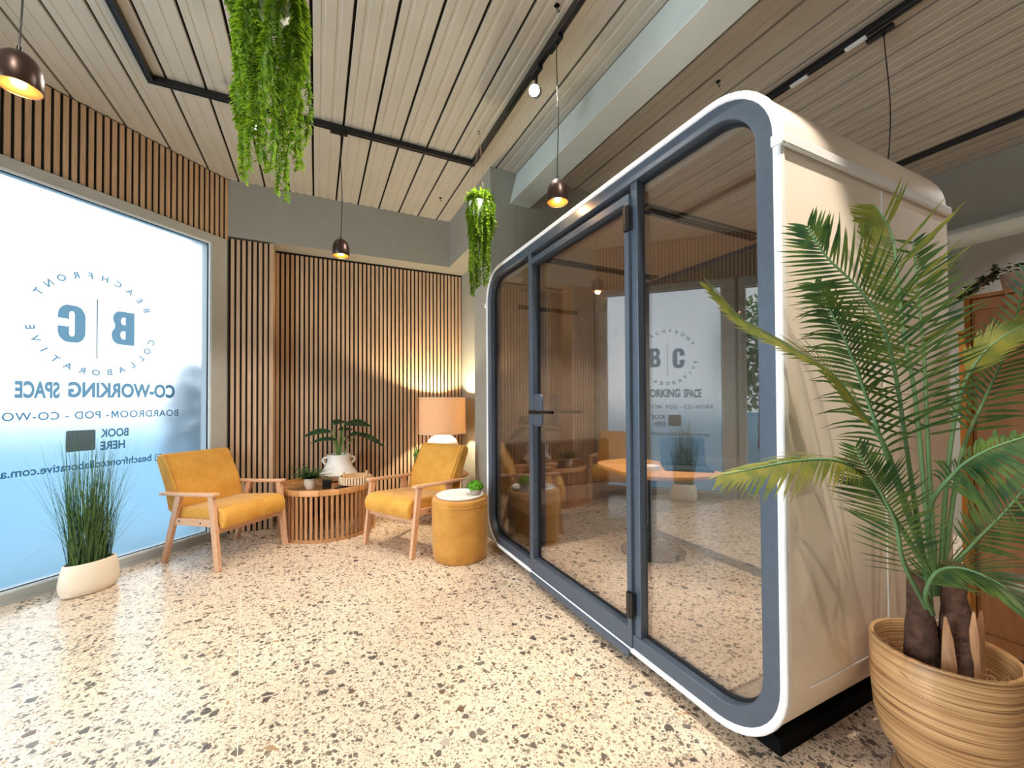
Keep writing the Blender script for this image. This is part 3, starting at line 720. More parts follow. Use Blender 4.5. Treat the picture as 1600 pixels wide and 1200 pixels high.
# tasselled bowl
t = thing('tasselled_basket', 'cream tasselled basket with beaded handles on the coffee table', 'basket', (.335, 4.13, TZ))
m = MB(); m.lathe([(0,0),(.105,0),(.12,.02),(.138,.085),(.134,.088),(.116,.022),(0,.012)], 40); mk('bowl', m, MT['bead'], t, smooth=40)
m = MB()
for k in range(34):
    a = 2*PI*k/34; d = V((math.cos(a), math.sin(a), 0)); m.tube([d*.137+V((0,0,.088)), d*.142+V((0,0,.06)), d*.138+V((0,0,.02))], [.004,.0085,.0105], 7)
mk('tassel', m, MT['weave'], t, smooth=60)
for s_ in (-1, 1):
    m = MB()
    for k in range(7):
        a = PI*k/6; c = V((s_*.10, .0, .088))+V((0, .038*math.cos(a), .032*math.sin(a)))
        m.lathe([(0,-.010),(.008,-.006),(.011,0),(.008,.006),(0,.010)], 10, c)
    mk('handle', m, MT['bead'], t, smooth=60)

# ------------------------------------------------------------------ lamp behind the second armchair
LX, LY = 1.245, 4.36
t = thing('side_table', 'small round timber side table behind the armchair, carrying the lamp', 'table', (LX-.02, LY, 0))
m = MB(); m.lathe([(0,.40),(.30,.40),(.305,.41),(.30,.42),(0,.42)], 40); mk('tabletop', m, MT['teak'], t, smooth=40)
for k in range(3):
    a = 2*PI*k/3+.4; m = MB(); m.tube([(.22*math.cos(a),.22*math.sin(a),0),(.15*math.cos(a),.15*math.sin(a),.40)], [.011,.016], 10); mk('leg', m, MT['teak'], t, smooth=60)
t = thing('table_lamp', 'lit table lamp with a linen drum shade in the slatted alcove corner', 'lamp', (LX, LY, .42))
m = MB(); m.lathe([(0,0),(.11,0),(.15,.05),(.165,.14),(.178,.24),(.172,.32),(.145,.372),(.09,.41),(.035,.426),(.02,.44),(0,.44)], 40); mk('base', m, MT['white'], t, smooth=45)
m = MB(); m.lathe([(.252,.432),(.256,.432),(.252,.825),(.248,.825)], 64, closed=True); sh = mk('lamp_shade', m, MT['shade'], t, smooth=35)
m = MB()
for z in (.436, .821): m.lathe([(.2555,z-.004),(.258,z),(.2555,z+.004),(.250,z)], 64, closed=True)
mk('trim_band', m, MT['cream'], sh, smooth=60)
m = MB(); m.tube([(0,0,.44),(0,0,.56)], .012, 10); m.lathe([(0,.56),(.02,.57),(.03,.60),(.02,.63),(0,.64)], 16); mk('bulb', m, emit('lamp_bulb', (1,.72,.38,1), 8), t, smooth=60)
ld = bpy.data.lights.new('lamp_glow', 'POINT'); ld.energy = 80; ld.color = (1,.83,.54); ld.shadow_soft_size = .04
o = bpy.data.objects.new('lamp_glow', ld); COL.objects.link(o); o.parent = t; o.location = (.0,.0,.685)
t = thing('spiky_plant', 'small spiky green plant behind the armchair, left of the lamp', 'potted plant', (1.0, 4.42, .4205))
m = MB(); m.lathe([(0,0),(.035,0),(.045,.07),(.04,.07),(0,.06)], 24); mk('pot', m, MT['cream'], t, smooth=40)
m = MB()
for k in range(26):
    a = R.uniform(0, 2*PI); L = R.uniform(.18,.30); h = V((math.cos(a), math.sin(a), 0)); lean = R.uniform(.2,.75)
    pts = [V((0,0,.06))+h*(L*u*lean)+V((0,0,L*u*(1.05-.35*lean*u))) for u in (0,.33,.66,1)]
    m.ribbon(pts, [.012,.016,.011,.001], h.cross(V((0,0,1))))
mk('foliage', m, MT['fernd'], t, fixn=False)

# ------------------------------------------------------------------ ornamental grass by the window
t = thing('grass_planter', 'tall ornamental grass in a white oval planter by the frosted window', 'potted plant', (-1.305, 3.545, 0), math.atan2(.714, .70))
pr = [(0,0),(.113,0),(.136,.012),(.150,.05),(.152,.085),(.144,.14),(.130,.195),(.125,.200),(.119,.195),(.119,.165),(0,.165)]
m = MB(); m.lathe(pr, 56, sy=.58); mk('pot', m, MT['cream'], t, smooth=40)
m = MB(); m.lathe([(0,.166),(.117,.166)], 40, sy=.56); mk('soil', m, MT['soil'], t)
m = MB()
for k in range(400):
    a = R.uniform(0, 2*PI); rr_ = math.sqrt(R.random()); b = V(((.104)*rr_*math.cos(a), .056*rr_*math.sin(a), .165))
    a2 = a+R.gauss(0, .7); h = V((math.cos(a2), math.sin(a2), 0))
    far = k % 14 == 0
    L = R.uniform(.55, .80) if far else R.choice((R.uniform(.3,.6), R.uniform(.5,.9), R.uniform(.55,.88)))
    lean = R.uniform(.35,.75) if far else abs(R.gauss(.10,.15)); cur = R.uniform(.4,.9) if far else max(0, R.gauss(.12,.2))
    if h.y > 0: lean *= .5; cur *= .5
    if h.x > .2: lean *= .6; cur *= .6
    n_ = 9; pts = []
    for i in range(n_):
        u = i/(n_-1); hor = L*(lean*u+cur*.55*u*u); ver = L*(u*(1-.25*lean)-cur*.62*u**2.6)
        pts.append(b+h*hor+V((0,0,ver)))
    for p in pts:
        if p.y > .165: p.y = .165-.1*(p.y-.165)
        if p.z < .012: p.z = .012
    w = R.uniform(.003,.0065)*(.6 if far else 1)
    m.ribbon(pts, [w*(1-.85*(i/(n_-1))**1.5) for i in range(n_)], V((-h.y, h.x, 0)) if R.random() < .5 else V((h.x*.3-h.y*.95, h.y*.3+h.x*.95, 0)))
mk('foliage', m, MT['grass'], t, fixn=False)

# ------------------------------------------------------------------ palm in coiled basket pot
QX, QY = 1.745, .575
t = thing('potted_palm', 'large potted palm in a coiled rattan planter beside the white pod side', 'potted plant', (QX, QY, 0))
m = MB(); m.lathe([(0,.07),(.085,.07),(.115,.085),(.145,.13),(.162,.20),(.170,.30),(.171,.43),(.168,.436),(.158,.436),(.154,.425),(.152,.30),(.12,.12),(0,.10)], 72); pot = mk('pot', m, MT['rattan'], t, smooth=40)
m = MB(); pf = []
for k in range(9): pf += [(.122-.003*k, .008*k), (.125-.003*k, .008*k+.004)]
m.lathe([(0,0)]+pf+[(0,.072)], 64); mk('pot_foot', m, MT['rattan2'], pot, smooth=25)
m = MB(); m.lathe([(0,.36),(.05,.352),(.10,.335),(.152,.32)], 32); mk('soil', m, MT['soil'], t, smooth=60)
m = MB()
for k in range(130):
    a = R.uniform(0, 2*PI); r0 = R.uniform(.05,.135); c = V((r0*math.cos(a), r0*math.sin(a), .345)); q = R.uniform(.015,.045); a2 = R.uniform(0,2*PI); pts = []
    for i in range(7):
        b2 = a2+i*.55; pts.append(c+V((q*math.cos(b2), q*math.sin(b2), .012+R.uniform(0,.022)+q*.4*math.sin(i*.9))))
    m.tube(pts, .0009, 4, False)
mk('fibre', m, MT['fibre'], t)
m = MB()
for (dx, dy, h, r0, ln) in ((-.045,.03,.66,.040,-.04), (.0,-.03,.70,.040,.0), (.045,-.01,.64,.036,.03), (.01,.045,.62,.034,.01)):
    pts = []; rad = []
    for i in range(9):
        u = i/8; pts.append((dx+ln*u*.4+R.uniform(-.003,.003), dy+R.uniform(-.003,.003), .33+(h-.33)*u)); rad.append(r0*(1.1-.45*u)+R.uniform(-.002,.003))
    m.tube(pts, rad, 12)
mk('trunk', m, MT['trunk'], t, smooth=60)
for (x, y, h, lx) in ((-.062,-.035,.565,-.03), (-.012,-.065,.575,.004), (.045,-.06,.56,.02), (-.03,.045,.55,-.02)):
    m = MB(); pts = [(x,y,.335),(x*1.02,y*1.04,.42),(x+lx*.5,y*1.1,.50),(x+lx,y*1.12,h)]
    m.ribbon([V(p) for p in pts], [.036,.032,.022,.005], (.35,-.94,0)); m.ribbon([V(p)+V((.008,.003,0)) for p in pts], [.036,.032,.022,.005], (.35,-.94,0))
    n0 = len(m.v)//2; m.f += [(2*i, 2*i+2, n0+2*i+2, n0+2*i) for i in range(3)]+[(2*i+1, n0+2*i+1, n0+2*i+3, 2*i+3) for i in range(3)]
    mk('leaf_base', m, MT['stub'], t, smooth=60)

def spline(pts, n):
    P = [V(p) for p in pts]; P = [P[0]*2-P[1]]+P+[P[-1]*2-P[-2]]; out = []; segs = len(P)-3
    for i in range(n+1):
        u = i/n*segs; k = min(int(u), segs-1); f = u-k; a, b, c, d = P[k:k+4]
        out.append(.5*((2*b)+(-a+c)*f+(2*a-5*b+4*c-d)*f*f+(-a+3*b-3*c+d)*f**3))
    return out
def frond(pts, L, nl, start, face, fold=.25, fwd=.75, droop=.25, w=.0095, mat='palm', sides=(1, 1), keep_y=.742, end=1.0):
    """leaf of a feather palm: tapering stem and two ranks of leaflets; face = direction the upper side looks"""
    c = spline(pts, 48); st = MB(); st.tube(c, [.0062*(1-.8*i/48)+.0008 for i in range(49)], 7)
    q = mk('frond_stem', st, MT['rach'], t, smooth=60, world=True)
    lf = MB(); face = V(face).normalized()
    for k in range(nl):
        u = start+(end-start)*(k/(nl-1)); x = u*48; i = min(int(x), 47); p = c[i].lerp(c[i+1], x-i); T = (c[min(i+2,48)]-c[max(i-1,0)]).normalized()
        S_ = T.cross(face).normalized(); Nn = S_.cross(T).normalized(); v = (u-start)/(end-start)
        ll = L*(.55+.9*math.sin(PI*min(1, v*.82+.16))*.55)*(1-.45*v**3)
        for si, sgn in enumerate((-1, 1)):
            if R.random() > sides[si]: continue
            f_ = fwd*(.75+.7*v)+R.gauss(0,.07); d = (S_*sgn*(1-.0*v)+T*f_+Nn*fold).normalized(); lq = ll*R.uniform(.86,1.1)
            dr = droop*R.uniform(.6,1.3); pp = []
            for e in (0,.25,.5,.75,1): pp.append(p+d*(lq*e)+V((0,0,-dr*lq*e*e))+T*(lq*.12*e*e))
            for z in pp:
                if z.x > 1.27 and z.y > keep_y: z.y = keep_y-.03*R.random()
            wd = (Nn.cross(d)).normalized()
            wd = (wd+Nn*.35*sgn).normalized()
            ww = w*R.uniform(.85,1.15); lf.ribbon(pp, [ww*.45, ww, ww*.95, ww*.6, .0006], wd)
    mk('frond', lf, MT[mat], q, fixn=False, smooth=60, world=True)
FR = {
'A':[(1.647,0.585,0.551),(1.601,0.585,0.940),(1.560,0.583,1.076),(1.509,0.585,1.281),(1.448,0.592,1.426),(1.367,0.608,1.513),(1.277,0.641,1.600),(1.233,0.662,1.680)],
'B':[(1.712,0.599,0.590),(1.749,0.625,1.167),(1.742,0.651,1.419),(1.739,0.663,1.612),(1.724,0.671,1.751),(1.665,0.688,1.839)],
'C':[(1.728,0.591,0.590),(1.754,0.601,1.045),(1.774,0.613,1.332),(1.786,0.630,1.566),(1.787,0.640,1.719)],
'D':[(1.668,0.597,0.658),(1.550,0.610,0.979),(1.452,0.634,1.227),(1.383,0.656,1.395),(1.307,0.682,1.533)],
'E':[(1.642,0.588,0.666),(1.488,0.595,1.041),(1.390,0.609,1.154),(1.277,0.630,1.269),(1.151,0.657,1.333),(1.015,0.689,1.395),(0.920,0.723,1.486)],
'F':[(1.605,0.583,0.675),(1.442,0.595,0.927),(1.356,0.603,0.996),(1.258,0.616,1.036),(1.141,0.639,1.041),(1.031,0.670,1.028),(0.933,0.706,1.010)],
'G':[(1.567,0.579,0.572),(1.497,0.568,0.737),(1.454,0.567,0.851),(1.398,0.572,0.936),(1.358,0.580,0.990),(1.310,0.592,1.070)],
'H':[(1.746,0.582,0.589),(1.779,0.566,0.967),(1.806,0.543,1.207),(1.847,0.512,1.325),(1.904,0.473,1.393),(1.987,0.422,1.449)],
'I':[(1.632,0.570,0.675),(1.538,0.527,0.886),(1.503,0.466,1.005),(1.505,0.409,1.070),(1.565,0.336,1.120)],
'J':[(1.600,0.563,0.554),(1.565,0.547,0.642),(1.538,0.516,0.721),(1.527,0.465,0.755),(1.528,0.398,0.741),(1.540,0.337,0.684)],
'K':[(1.783,0.587,0.600),(1.901,0.574,0.998),(2.010,0.544,1.207),(2.081,0.510,1.377),(2.142,0.481,1.624)],
'L':[(1.747,0.582,0.629),(1.848,0.533,0.748),(1.924,0.486,0.849),(2.009,0.434,0.979)]}
for k_ in FR: FR[k_][0] = (QX+(FR[k_][0][0]-QX)*.5, QY+(FR[k_][0][1]-QY)*.5, FR[k_][0][2])
CAMDIR = (-.9, -.35, .2)
frond(FR['A'], .18, 44, .30, CAMDIR, .1, .8, .15)
frond(FR['B'], .21, 44, .30, CAMDIR, .1, .75, .05, mat='palmy', sides=(1, .35))
frond(FR['C'], .15, 38, .28, CAMDIR, .1, .45, .10, sides=(.3, 1))
frond(FR['D'], .15, 40, .30, CAMDIR, .1, 1.0, .55)
frond(FR['E'], .15, 60, .28, (-.5,-.4,.8), .15, 1.9, .15, mat='palmy')
frond(FR['F'], .115, 34, .34, (-.2,-.5,.85), .1, 1.5, .45, mat='palmy')
frond(FR['G'], .13, 36, .16, CAMDIR, .1, .8, .1)
frond(FR['H'], .12, 24, .5, (-.5,-.5,.7), .1, 2.2, .25, mat='palmy')
frond(FR['I'], .14, 26, .42, (-.2,-.5,.85), .05, .5, .8, w=.011)
frond(FR['J'], .13, 34, .30, (-.5,-.4,.8), .35, 1.1, .2)
frond(FR['K'], .13, 26, .35, CAMDIR, .1, .9, .25)
frond(FR['L'], .12, 22, .30, CAMDIR, .1, .8, .2)
# ------------------------------------------------------------------ hanging plants
def hanging_plant(label, loc, top, drop, n, spread, seed, lens):
    """loc: pot rim centre; top: height of the hook in the ceiling"""
    q = random.Random(seed)
    t = thing('hanging_plant', label, 'hanging plant', loc, 0, 'trailing plants hung from the ceiling')
    m = MB(); m.lathe([(0,-.16),(.03,-.155),(.065,-.11),(.082,-.05),(.085,0),(.079,0),(.076,-.03),(0,-.035)], 36); mk('pot', m, MT['white'], t, smooth=45)
    m = MB(); hk = V((0,0,top-loc[2]))
    for k in range(3):
        a = 2*PI*k/3+.5; m.tube([V((.083*math.cos(a), .083*math.sin(a), -.003)), hk-V((0,0,.05))], .0016, 5)
    m.tube([hk-V((0,0,.055)), hk-V((0,0,.02)), hk-V((.006,0,.01))], .003, 6); mk('hanger', m, MT['rope'], t, smooth=60)
    m = MB(); m.tube([hk-V((0,0,.03)), hk-V((.012,0,.026)), hk-V((.012,0,.008)), hk-V((0,0,.002))], .0025, 6); mk('hook', m, MT['chrome'], t, smooth=60)
    m = MB()
    for k in range(n):
        a = 2*PI*k/n+q.uniform(-.25,.25); h = V((math.cos(a), math.sin(a), 0)); L = drop*q.choice(lens)*q.uniform(.85,1.1); out = spread*q.uniform(.55,1.1)
        pts = [V((0,0,-.02))+h*.03, V((0,0,.045))+h*(.06+.2*out)]; steps = max(6, int(L/.05)); dx = q.gauss(0,.02); dy = q.gauss(0,.02)
        for i in range(1, steps+1):
            u = i/steps; s_ = L*u
            pts.append(V((0,0,.03-s_))+h*(out*(.75+.25*min(1, u*4))-.03*u*L)+V((dx*u+.008*math.sin(9*u+k), dy*u+.008*math.cos(7*u+k), 0)))
        c = spline(pts, int(L/.011)+8); m.tube(c[::3], .0016, 4, False)
        for i, p in enumerate(c[1:]):
            T = (c[min(i+2, len(c)-1)]-c[i]).normalized(); u = i/len(c)
            for r_ in range(6):
                b = q.uniform(0, 2*PI); x = T.cross(V((math.cos(b), math.sin(b), .3))).normalized()
                l_ = q.uniform(.026,.040)*(1-.35*u); w = q.uniform(.004,.006); d = (x*.8+T*.75).normalized(); sd = T.cross(x)*w
                m.add([p, p+d*l_*.5-sd, p+d*l_, p+d*l_*.5+sd], [(0,1,2,3)])
    for k in range(260):
        a, b = q.uniform(0, 2*PI), q.uniform(0, 1); h = V((math.cos(a), math.sin(a), 0)); p = V((0,0,.0+.06*q.random()))+h*(.10*math.sqrt(b)); d = (h*.8+V((0,0,q.uniform(-.4,.9)))).normalized(); sd = d.cross(V((0,0,1))).normalized()*.006; l_ = .035
        m.add([p, p+d*l_*.5-sd, p+d*l_, p+d*l_*.5+sd], [(0,1,2,3)])
    mk('foliage', m, MT['fernm'], t, fixn=False)
    return t
hanging_plant('trailing green plant in a white pot hanging nearest, above the coffee area', (-.150, 1.62, 2.66), CZ, .70, 32, .125, 3, (1, 1, .8, .55, .35, .95, .7, .6))
hanging_plant('trailing green plant hanging by the column at the far pod corner', (1.118, 2.876, 2.70), CZ, .66, 46, .10, 5, (1, .9, .7, .5, .6, .4))

# ------------------------------------------------------------------ lighting tracks
def track(name, label, segs):
    t = thing(name, label, 'lighting track', (segs[0][0][0], segs[0][0][1], CZ-.004), 0, 'black lighting tracks')
    for p, q in segs:
        m = MB(); p, q = V(p), V(q); z = V((0,0,CZ-.0215))
        d = (q-p).normalized(); x = V((-d.y, d.x, 0))
        m.beam(p+z, q+z, .036, .035)
        m.beam(p+z+x*.012-V((0,0,.02)), q+z+x*.012-V((0,0,.02)), .010, .006); m.beam(p+z-x*.012-V((0,0,.02)), q+z-x*.012-V((0,0,.02)), .010, .006)
        mk('track_segment', m, MT['black'], t, world=True, bevel=.002)
    return t
track('lighting_track', 'black U-shaped lighting track over the seating area', [((-.94,-2.4,0),(-.94,3.245,0)), ((-.958,3.262,0),(1.222,3.262,0)), ((1.205,3.245,0),(1.205,-2.4,0))])
track('lighting_track', 'black lighting track running above the white pod', [((2.745,-2.4,0),(2.745,3.15,0))])
track('lighting_track', 'black lighting track near the far right wall', [((4.55,-2.4,0),(4.55,3.15,0))])
ZB = CZ-.045
tk = bpy.data.objects['lighting_track.001']
for y in (1.16, 1.46):
    m = MB(); m.box((2.730,y,CZ-.056),(2.758,y+.10,CZ-.0415)); mk('track_connector', m, MT['alumw'], tk, world=True, bevel=.002)
for lb, x, y in (('small metal hook in the ceiling boards beside the lit track spotlight', 1.125, 1.783), ('small metal hook in the ceiling just in front of the slatted alcove', 1.127, 3.999), ('small metal hook in the ceiling above the pod, right of the beam', 2.335, 1.771)):
    h = thing('ceiling_hook', lb, 'hook', (x, y, CZ), 0, 'hooks in the ceiling boards')
    m = MB(); m.box((-.012,-.012,-.004),(.012,.012,0)); mk('plate', m, MT['chrome'], h)
    m = MB(); m.tube([(0,0,-.004),(0,0,-.022),(.010,0,-.034),(.018,0,-.026),(.016,0,-.016)], .0025, 7); mk('hook_arm', m, MT['chrome'], h, smooth=60)

def pendant(label, x, y, ztop, along, wob=.008, lit=True, ck=(0,0)):
    t = thing('pendant_lamp', label, 'pendant lamp', (x, y, ztop-.125), 0, 'small dome pendant lamps')
    prof = [(.0575,0),(.0595,.004),(.0600,.045),(.0565,.075),(.047,.10),(.032,.117),(.014,.125),(0,.126)]
    m = MB(); m.lathe(prof+[(0,.121),(.03,.112),(.044,.097),(.0535,.073),(.0565,.045),(.056,.004)], 48, closed=True); mk('shade', m, MT['bronze'], t, smooth=45)
    m = MB(); m.lathe([(.0562,.003),(.0562,.045),(.053,.072),(.043,.095),(.028,.108),(0,.112)], 40); mk('reflector', m, MT['brassin'], t, smooth=60, fixn=False)
    m = MB(); m.lathe([(0,.004),(.024,.006),(.042,.016),(.040,.045),(.014,.09),(0,.092)], 24); mk('bulb', m, MT['bulb'], t, smooth=60)
    h = ZB-ztop; m = MB(); pts = []
    for i in range(13):
        u = i/12; e = math.sin(PI*u); pts.append((wob*e*math.sin(5*u+ck[0])+ck[1]*u, wob*e*math.cos(4*u), .124+h*u))
    m.tube(spline(pts, 40), .0028, 8); m.tube([(0,0,.122),(0,0,.145)], .007, 10); mk('cord', m, MT['blackp'], t, smooth=60)
    a = V(along); m = MB(); c = V((ck[1],0,.124+h)); m.beam(c-a*.045-V((0,0,.0095)), c+a*.075-V((0,0,.0095)), .032, .022); m.tube([c-V((0,0,.034)), c-V((0,0,.012))], .010, 10); mk('adapter', m, MT['blackp'], t, bevel=.002)
    if lit:
        ld = bpy.data.lights.new('pendant_glow', 'POINT'); ld.energy = 3.0; ld.color = (1,.60,.26); ld.shadow_soft_size = .02
        o = bpy.data.objects.new('pendant_glow', ld); COL.objects.link(o); o.parent = t; o.location = (0,0,-.006)
    return t
pendant('bronze dome pendant lamp over the frosted window, nearest of all', -.94, 2.02, 2.43, (0,1,0))
pendant('bronze dome pendant lamp hanging in front of the slatted alcove', .165, 3.262, 2.408, (-1,0,0))
pendant('bronze dome pendant lamp hanging beside the pale beam above the pod front', 1.205, 1.915, 2.424, (0,1,0))
m_ = pendant('pendant lamp on a wavy black cord behind the white pod', 2.78, 1.10, 2.06, (0,1,0), .03)

def spot_fixture(label, x, y, aim, lens_at, energy, color=(1,.90,.77), size=1.9, blend=.6):
    """adapter on the track, a bracket and a can that points along aim"""
    t = thing('track_spotlight', label, 'spotlight', (x, y, CZ-.056), 0, 'black track spotlights')
    b = V((x, y, CZ-.056)); L = V(lens_at); a = V(aim).normalized(); back_ = L-a*.125
    m = MB(); m.beam(b-V((0,.05,0)), b+V((0,.05,0)), .032, .026); mk('adapter', m, MT['blackp'], t, world=True, bevel=.002)
    m = MB(); m.tube([b, (b+back_)/2+V((0,0,.01)), back_+a*.04], .008, 8); mk('bracket', m, MT['blackp'], t, world=True, smooth=60)
    m = MB(); m.tube([back_, back_+a*.006, L], [.028,.033,.034], 28); can = mk('housing', m, MT['blackp'], t, world=True, smooth=40)
    m = MB(); m.tube([L-a*.002, L+a*.0015], .030, 28); mk('lens', m, MT['lens'], can, world=True)
    ld = bpy.data.lights.new('spot_beam', 'SPOT'); ld.energy = energy; ld.color = color; ld.spot_size = size; ld.spot_blend = blend; ld.shadow_soft_size = .03
    o = bpy.data.objects.new('spot_beam', ld); COL.objects.link(o); o.parent = t
    o.location = L+a*.01-b; o.rotation_euler = a.to_track_quat('-Z', 'Y').to_euler()
    return t
spot_fixture('black track spotlight behind the nearest hanging plant', -.34, 3.262, (-.25,-.35,-1), (-.372,3.215,3.075), 90)
spot_fixture('lit track spotlight shining from the track beside the beam', 1.205, 2.145, (-.55,-.75,-.62), (1.150,2.075,3.02), 150, size=2.3, blend=.8)
def beam_light(loc, aim, energy, size, blend=.5, color=(1,.90,.77), soft=.03):
    ld = bpy.data.lights.new('unseen_beam', 'SPOT'); ld.energy = energy; ld.color = color; ld.spot_size = size; ld.spot_blend = blend; ld.shadow_soft_size = soft
    o = bpy.data.objects.new('unseen_beam', ld); COL.objects.link(o); o.location = loc
    o.rotation_euler = (V(aim)-V(loc)).to_track_quat('-Z', 'Y').to_euler(); return o
beam_light((1.205,1.05,3.12), (.45,1.9,0), 120, 1.6, .7)
beam_light((-.94,1.0,3.1), (-.3,2.6,0), 85, 1.5, .7)
beam_light((1.205,.30,3.12), (1.25,.50,1.7), 165, .80, .35, (1,.86,.70), .02)
beam_light((1.205,-.9,3.12), (1.45,.77,1.1), 55, .60, .5, (1,.83,.66), .02)
beam_light((2.745,-.7,3.1), (2.0,.6,.7), 24, 1.2, .6)
beam_light((1.205,2.5,3.12), (-.35,3.65,.3), 130, 1.05, .35)
beam_light((2.745,1.9,3.15), (3.6,2.2,0), 200, 1.7, .6, (1,.97,.93))  # added fill without a fixture, bounces off the floor onto the right ceiling
beam_light((4.55,.2,3.15), (4.1,.6,0), 260, 2.0, .6, (1,.97,.93))  # second added bounce fill for the right ceiling, no fixture
beam_light((.165,3.262,2.28), (.165,3.262,0), 40, 1.6, .6)

# ------------------------------------------------------------------ cabinets at the right
c = thing('cabinet', 'tall oak cabinet behind the palm at the right edge', 'cabinet', (2.98, .1, 0))
m = MB(); m.box((2.77,-.62,.06),(3.2,.806,1.665)); mk('carcass', m, MT['cab'], c, world=True, bevel=.002)
m = MB(); m.box((2.80,-.6,0),(3.18,.78,.06)); mk('plinth', m, MT['black'], c, world=True)
m = MB(); m.box((2.745,-.62,1.665),(3.2,.808,1.682)); mk('top', m, MT['cab'], c, world=True, bevel=.002)
m = MB(); m.box((2.748,.787,.06),(2.77,.808,1.664)); mk('side_stile', m, MT['cabedge'], c, world=True, bevel=.002)
for y0, y1 in ((.09,.784), (-.61,.085)):
    m = MB(); m.ring([(2.752,y0,.07),(2.752,y1,.07),(2.752,y1,1.66),(2.752,y0,1.66)], [(2.752,y0+.05,.13),(2.752,y1-.004,.13),(2.752,y1-.004,1.61),(2.752,y0+.05,1.61)], (.018,0,0))
    m.box((2.760,y0+.05,.13),(2.769,y1-.004,1.61)); d = mk('door', m, MT['cab'], c, world=True, bevel=.0015)
    m = MB(); m.tube([(2.752,y0+.09,.86),(2.725,y0+.09,.86),(2.725,y0+.36,.86),(2.752,y0+.36,.86)], .006, 8); mk('handle', m, MT['black'], d, world=True, smooth=60)
c = thing('low_cabinet', 'lower oak cabinet beyond the tall one, next to the pod', 'cabinet', (3.45, .6, 0))
m = MB(); m.box((3.22,.2,.05),(3.7,.97,1.56)); mk('carcass', m, MT['cabedge'], c, world=True, bevel=.002)
m = MB(); m.box((3.205,.2,1.56),(3.7,.975,1.578)); mk('top', m, MT['cabedge'], c, world=True, bevel=.002)
m = MB(); m.box((3.25,.25,0),(3.68,.93,.05)); mk('plinth', m, MT['black'], c, world=True)
m = MB(); m.box((3.205,.21,.06),(3.22,.96,1.55)); mk('door', m, MT['cabedge'], c, world=True, bevel=.002)
t = thing('trailing_ivy', 'dark trailing ivy in a pale pot on top of the oak cabinet', 'potted plant', (2.93, .68, 1.682))
m = MB(); m.lathe([(0,0),(.045,0),(.06,.10),(.055,.10),(.05,.08),(0,.08)], 28); mk('pot', m, MT['stone'], t, smooth=40)
m = MB()
for k in range(230):
    a = R.uniform(0, 2*PI); r0 = .09*R.random()**.5; p = V((r0*math.cos(a), r0*math.sin(a), .09+R.uniform(0,.06)))
    if k % 3: p = V((-.05+R.gauss(0,.02), .05+.13*R.random(), .10)); p.z = max(.015, .12-(p.y-.04)*.75+R.gauss(0,.012))
    d = V((R.gauss(0,1), R.gauss(0,1), R.gauss(0,.6))).normalized(); s_ = d.cross(V((.3,.2,1))).normalized(); w = R.uniform(.008,.014)
    m.add([p-d*w, p-s_*w*.8, p+d*w*1.3, p+s_*w*.8], [(0,1,2,3)])
for k in range(6): m.tube([(0,0,.08),(-.03,.05,.13),(-.05,.10+.01*k,.07),(-.05,.13+.008*k,.03)], .0015, 5)
mk('foliage', m, MT['ivy'], t, fixn=False)

# ------------------------------------------------------------------ outdoors
m = MB(); m.box((-40,-30,-.2),(-3.3,40,-.13)); m.box((-3.3,4.95,-.2),(10,40,-.13))
m.prism([(-.9,4.95,-.2),(-3.3,4.95,-.2),(-3.3,2.45,-.2)], (0,0,.07)); struct('ground', m, MT['pave'])
def shrub(name, label, cat, loc, r, h, mat, n, seed, ls):
    q = random.Random(seed); t = thing(name, label, cat, loc)
    m = MB(); m.tube([(0,0,0),(.02,0,h*.5)], [r*.12, r*.06], 8); mk('trunk', m, MT['trunk'], t)
    m = MB()
    for k in range(n):
        d = V((q.gauss(0,1), q.gauss(0,1), q.gauss(0,1))).normalized()*(q.random()**.4); p = V((d.x*r, d.y*r, h*.62+d.z*h*.40))
        e = V((q.gauss(0,1), q.gauss(0,1), q.gauss(0,1))).normalized(); s_ = e.cross(V((.1,.2,1))).normalized(); w = ls*q.uniform(.6,1.3)
        m.add([p-e*w, p-s_*w*.5, p+e*w, p+s_*w*.5], [(0,1,2,3)])
    mk('foliage', m, mat, t, fixn=False); return t
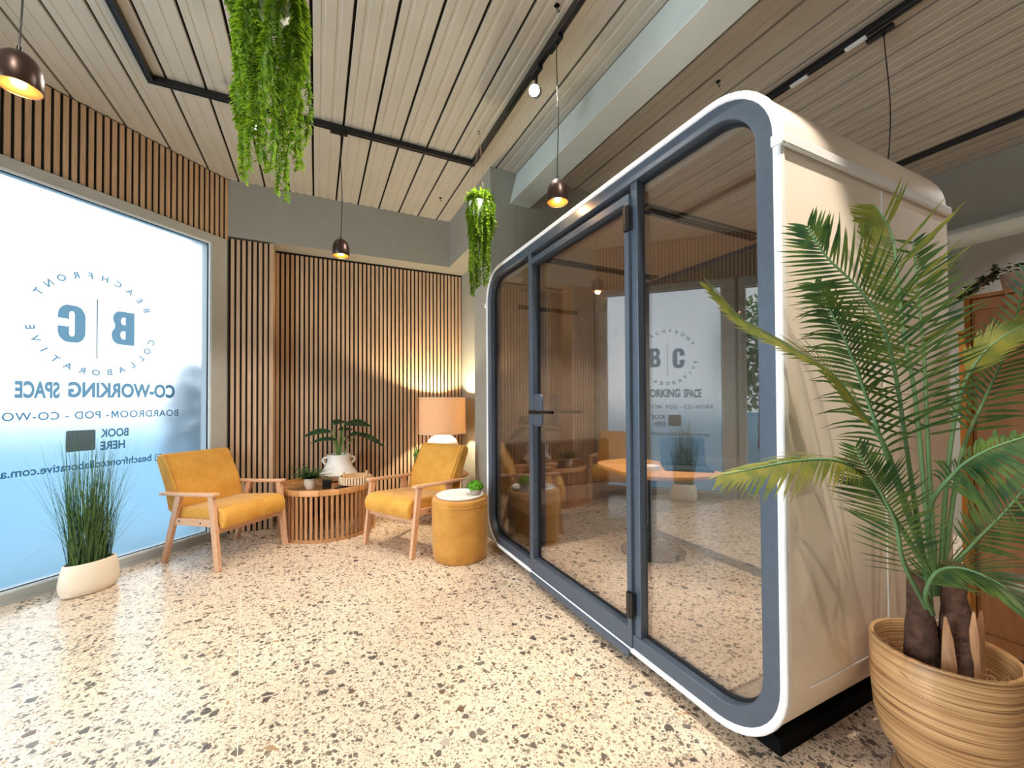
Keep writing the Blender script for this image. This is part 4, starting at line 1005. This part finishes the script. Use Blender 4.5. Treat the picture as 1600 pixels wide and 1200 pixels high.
shrub('garden_shrub', 'blurred shrub standing outside the frosted window near its right edge', 'shrub', (-1.12,5.35,-.13), .34, 1.75, MT['bush'], 1500, 4, .05)
shrub('street_tree', 'leafy street tree outside the clear window', 'tree', (-8.5,7.2,-.13), 1.2, 4.2, MT['tree'], 1500, 6, .14)

# ------------------------------------------------------------------ sky, light, colour
w = bpy.data.worlds.new('sky'); SC.world = w; w.use_nodes = True; nt = w.node_tree; nt.nodes.clear()
tc = N(nt, 'TexCoord'); sx = N(nt, 'SeparateXYZ'); nt.links.new(tc.outputs['Generated'], sx.inputs[0])
rp = ramp(nt, [(0, (.86,.94,1.0,1)), (.2, (.92,.965,1.0,1)), (.6, (.70,.86,1.0,1)), (1, (.6,.8,1.0,1))]); nt.links.new(sx.outputs[2], rp.inputs[0])
bg = N(nt, 'Background'); bg.inputs[1].default_value = 2.4; nt.links.new(rp.outputs[0], bg.inputs[0])
o = N(nt, 'OutputWorld'); nt.links.new(bg.outputs[0], o.inputs[0])

def daylight_fill(loc, aim, sx_, sy_, energy, color=(.86,.94,1)):
    ld = bpy.data.lights.new('daylight_fill', 'AREA'); ld.shape = 'RECTANGLE'; ld.size = sx_; ld.size_y = sy_; ld.energy = energy; ld.color = color
    o = bpy.data.objects.new('daylight_fill', ld); COL.objects.link(o); o.location = loc
    o.rotation_euler = (V(aim)-V(loc)).to_track_quat('-Z', 'Y').to_euler(); return o
daylight_fill((-3.4,1.0,1.5), (0,1.3,1.5), 1.6, 2.6, 230)  # added area lamp outside the side opening, lifts the room's ambient light
vs = SC.view_settings
SC.display_settings.display_device = 'sRGB'
vs.view_transform = 'Standard'; vs.look = 'None'; vs.gamma = 1; vs.use_curve_mapping = False; vs.exposure = 0.08
cy = SC.cycles
cy.use_denoising = True; cy.max_bounces = 10; cy.diffuse_bounces = 5; cy.glossy_bounces = 5; cy.transmission_bounces = 8; cy.transparent_max_bounces = 16
cy.sample_clamp_indirect = 6; cy.caustics_reflective = False; cy.caustics_refractive = True; cy.blur_glossy = .5
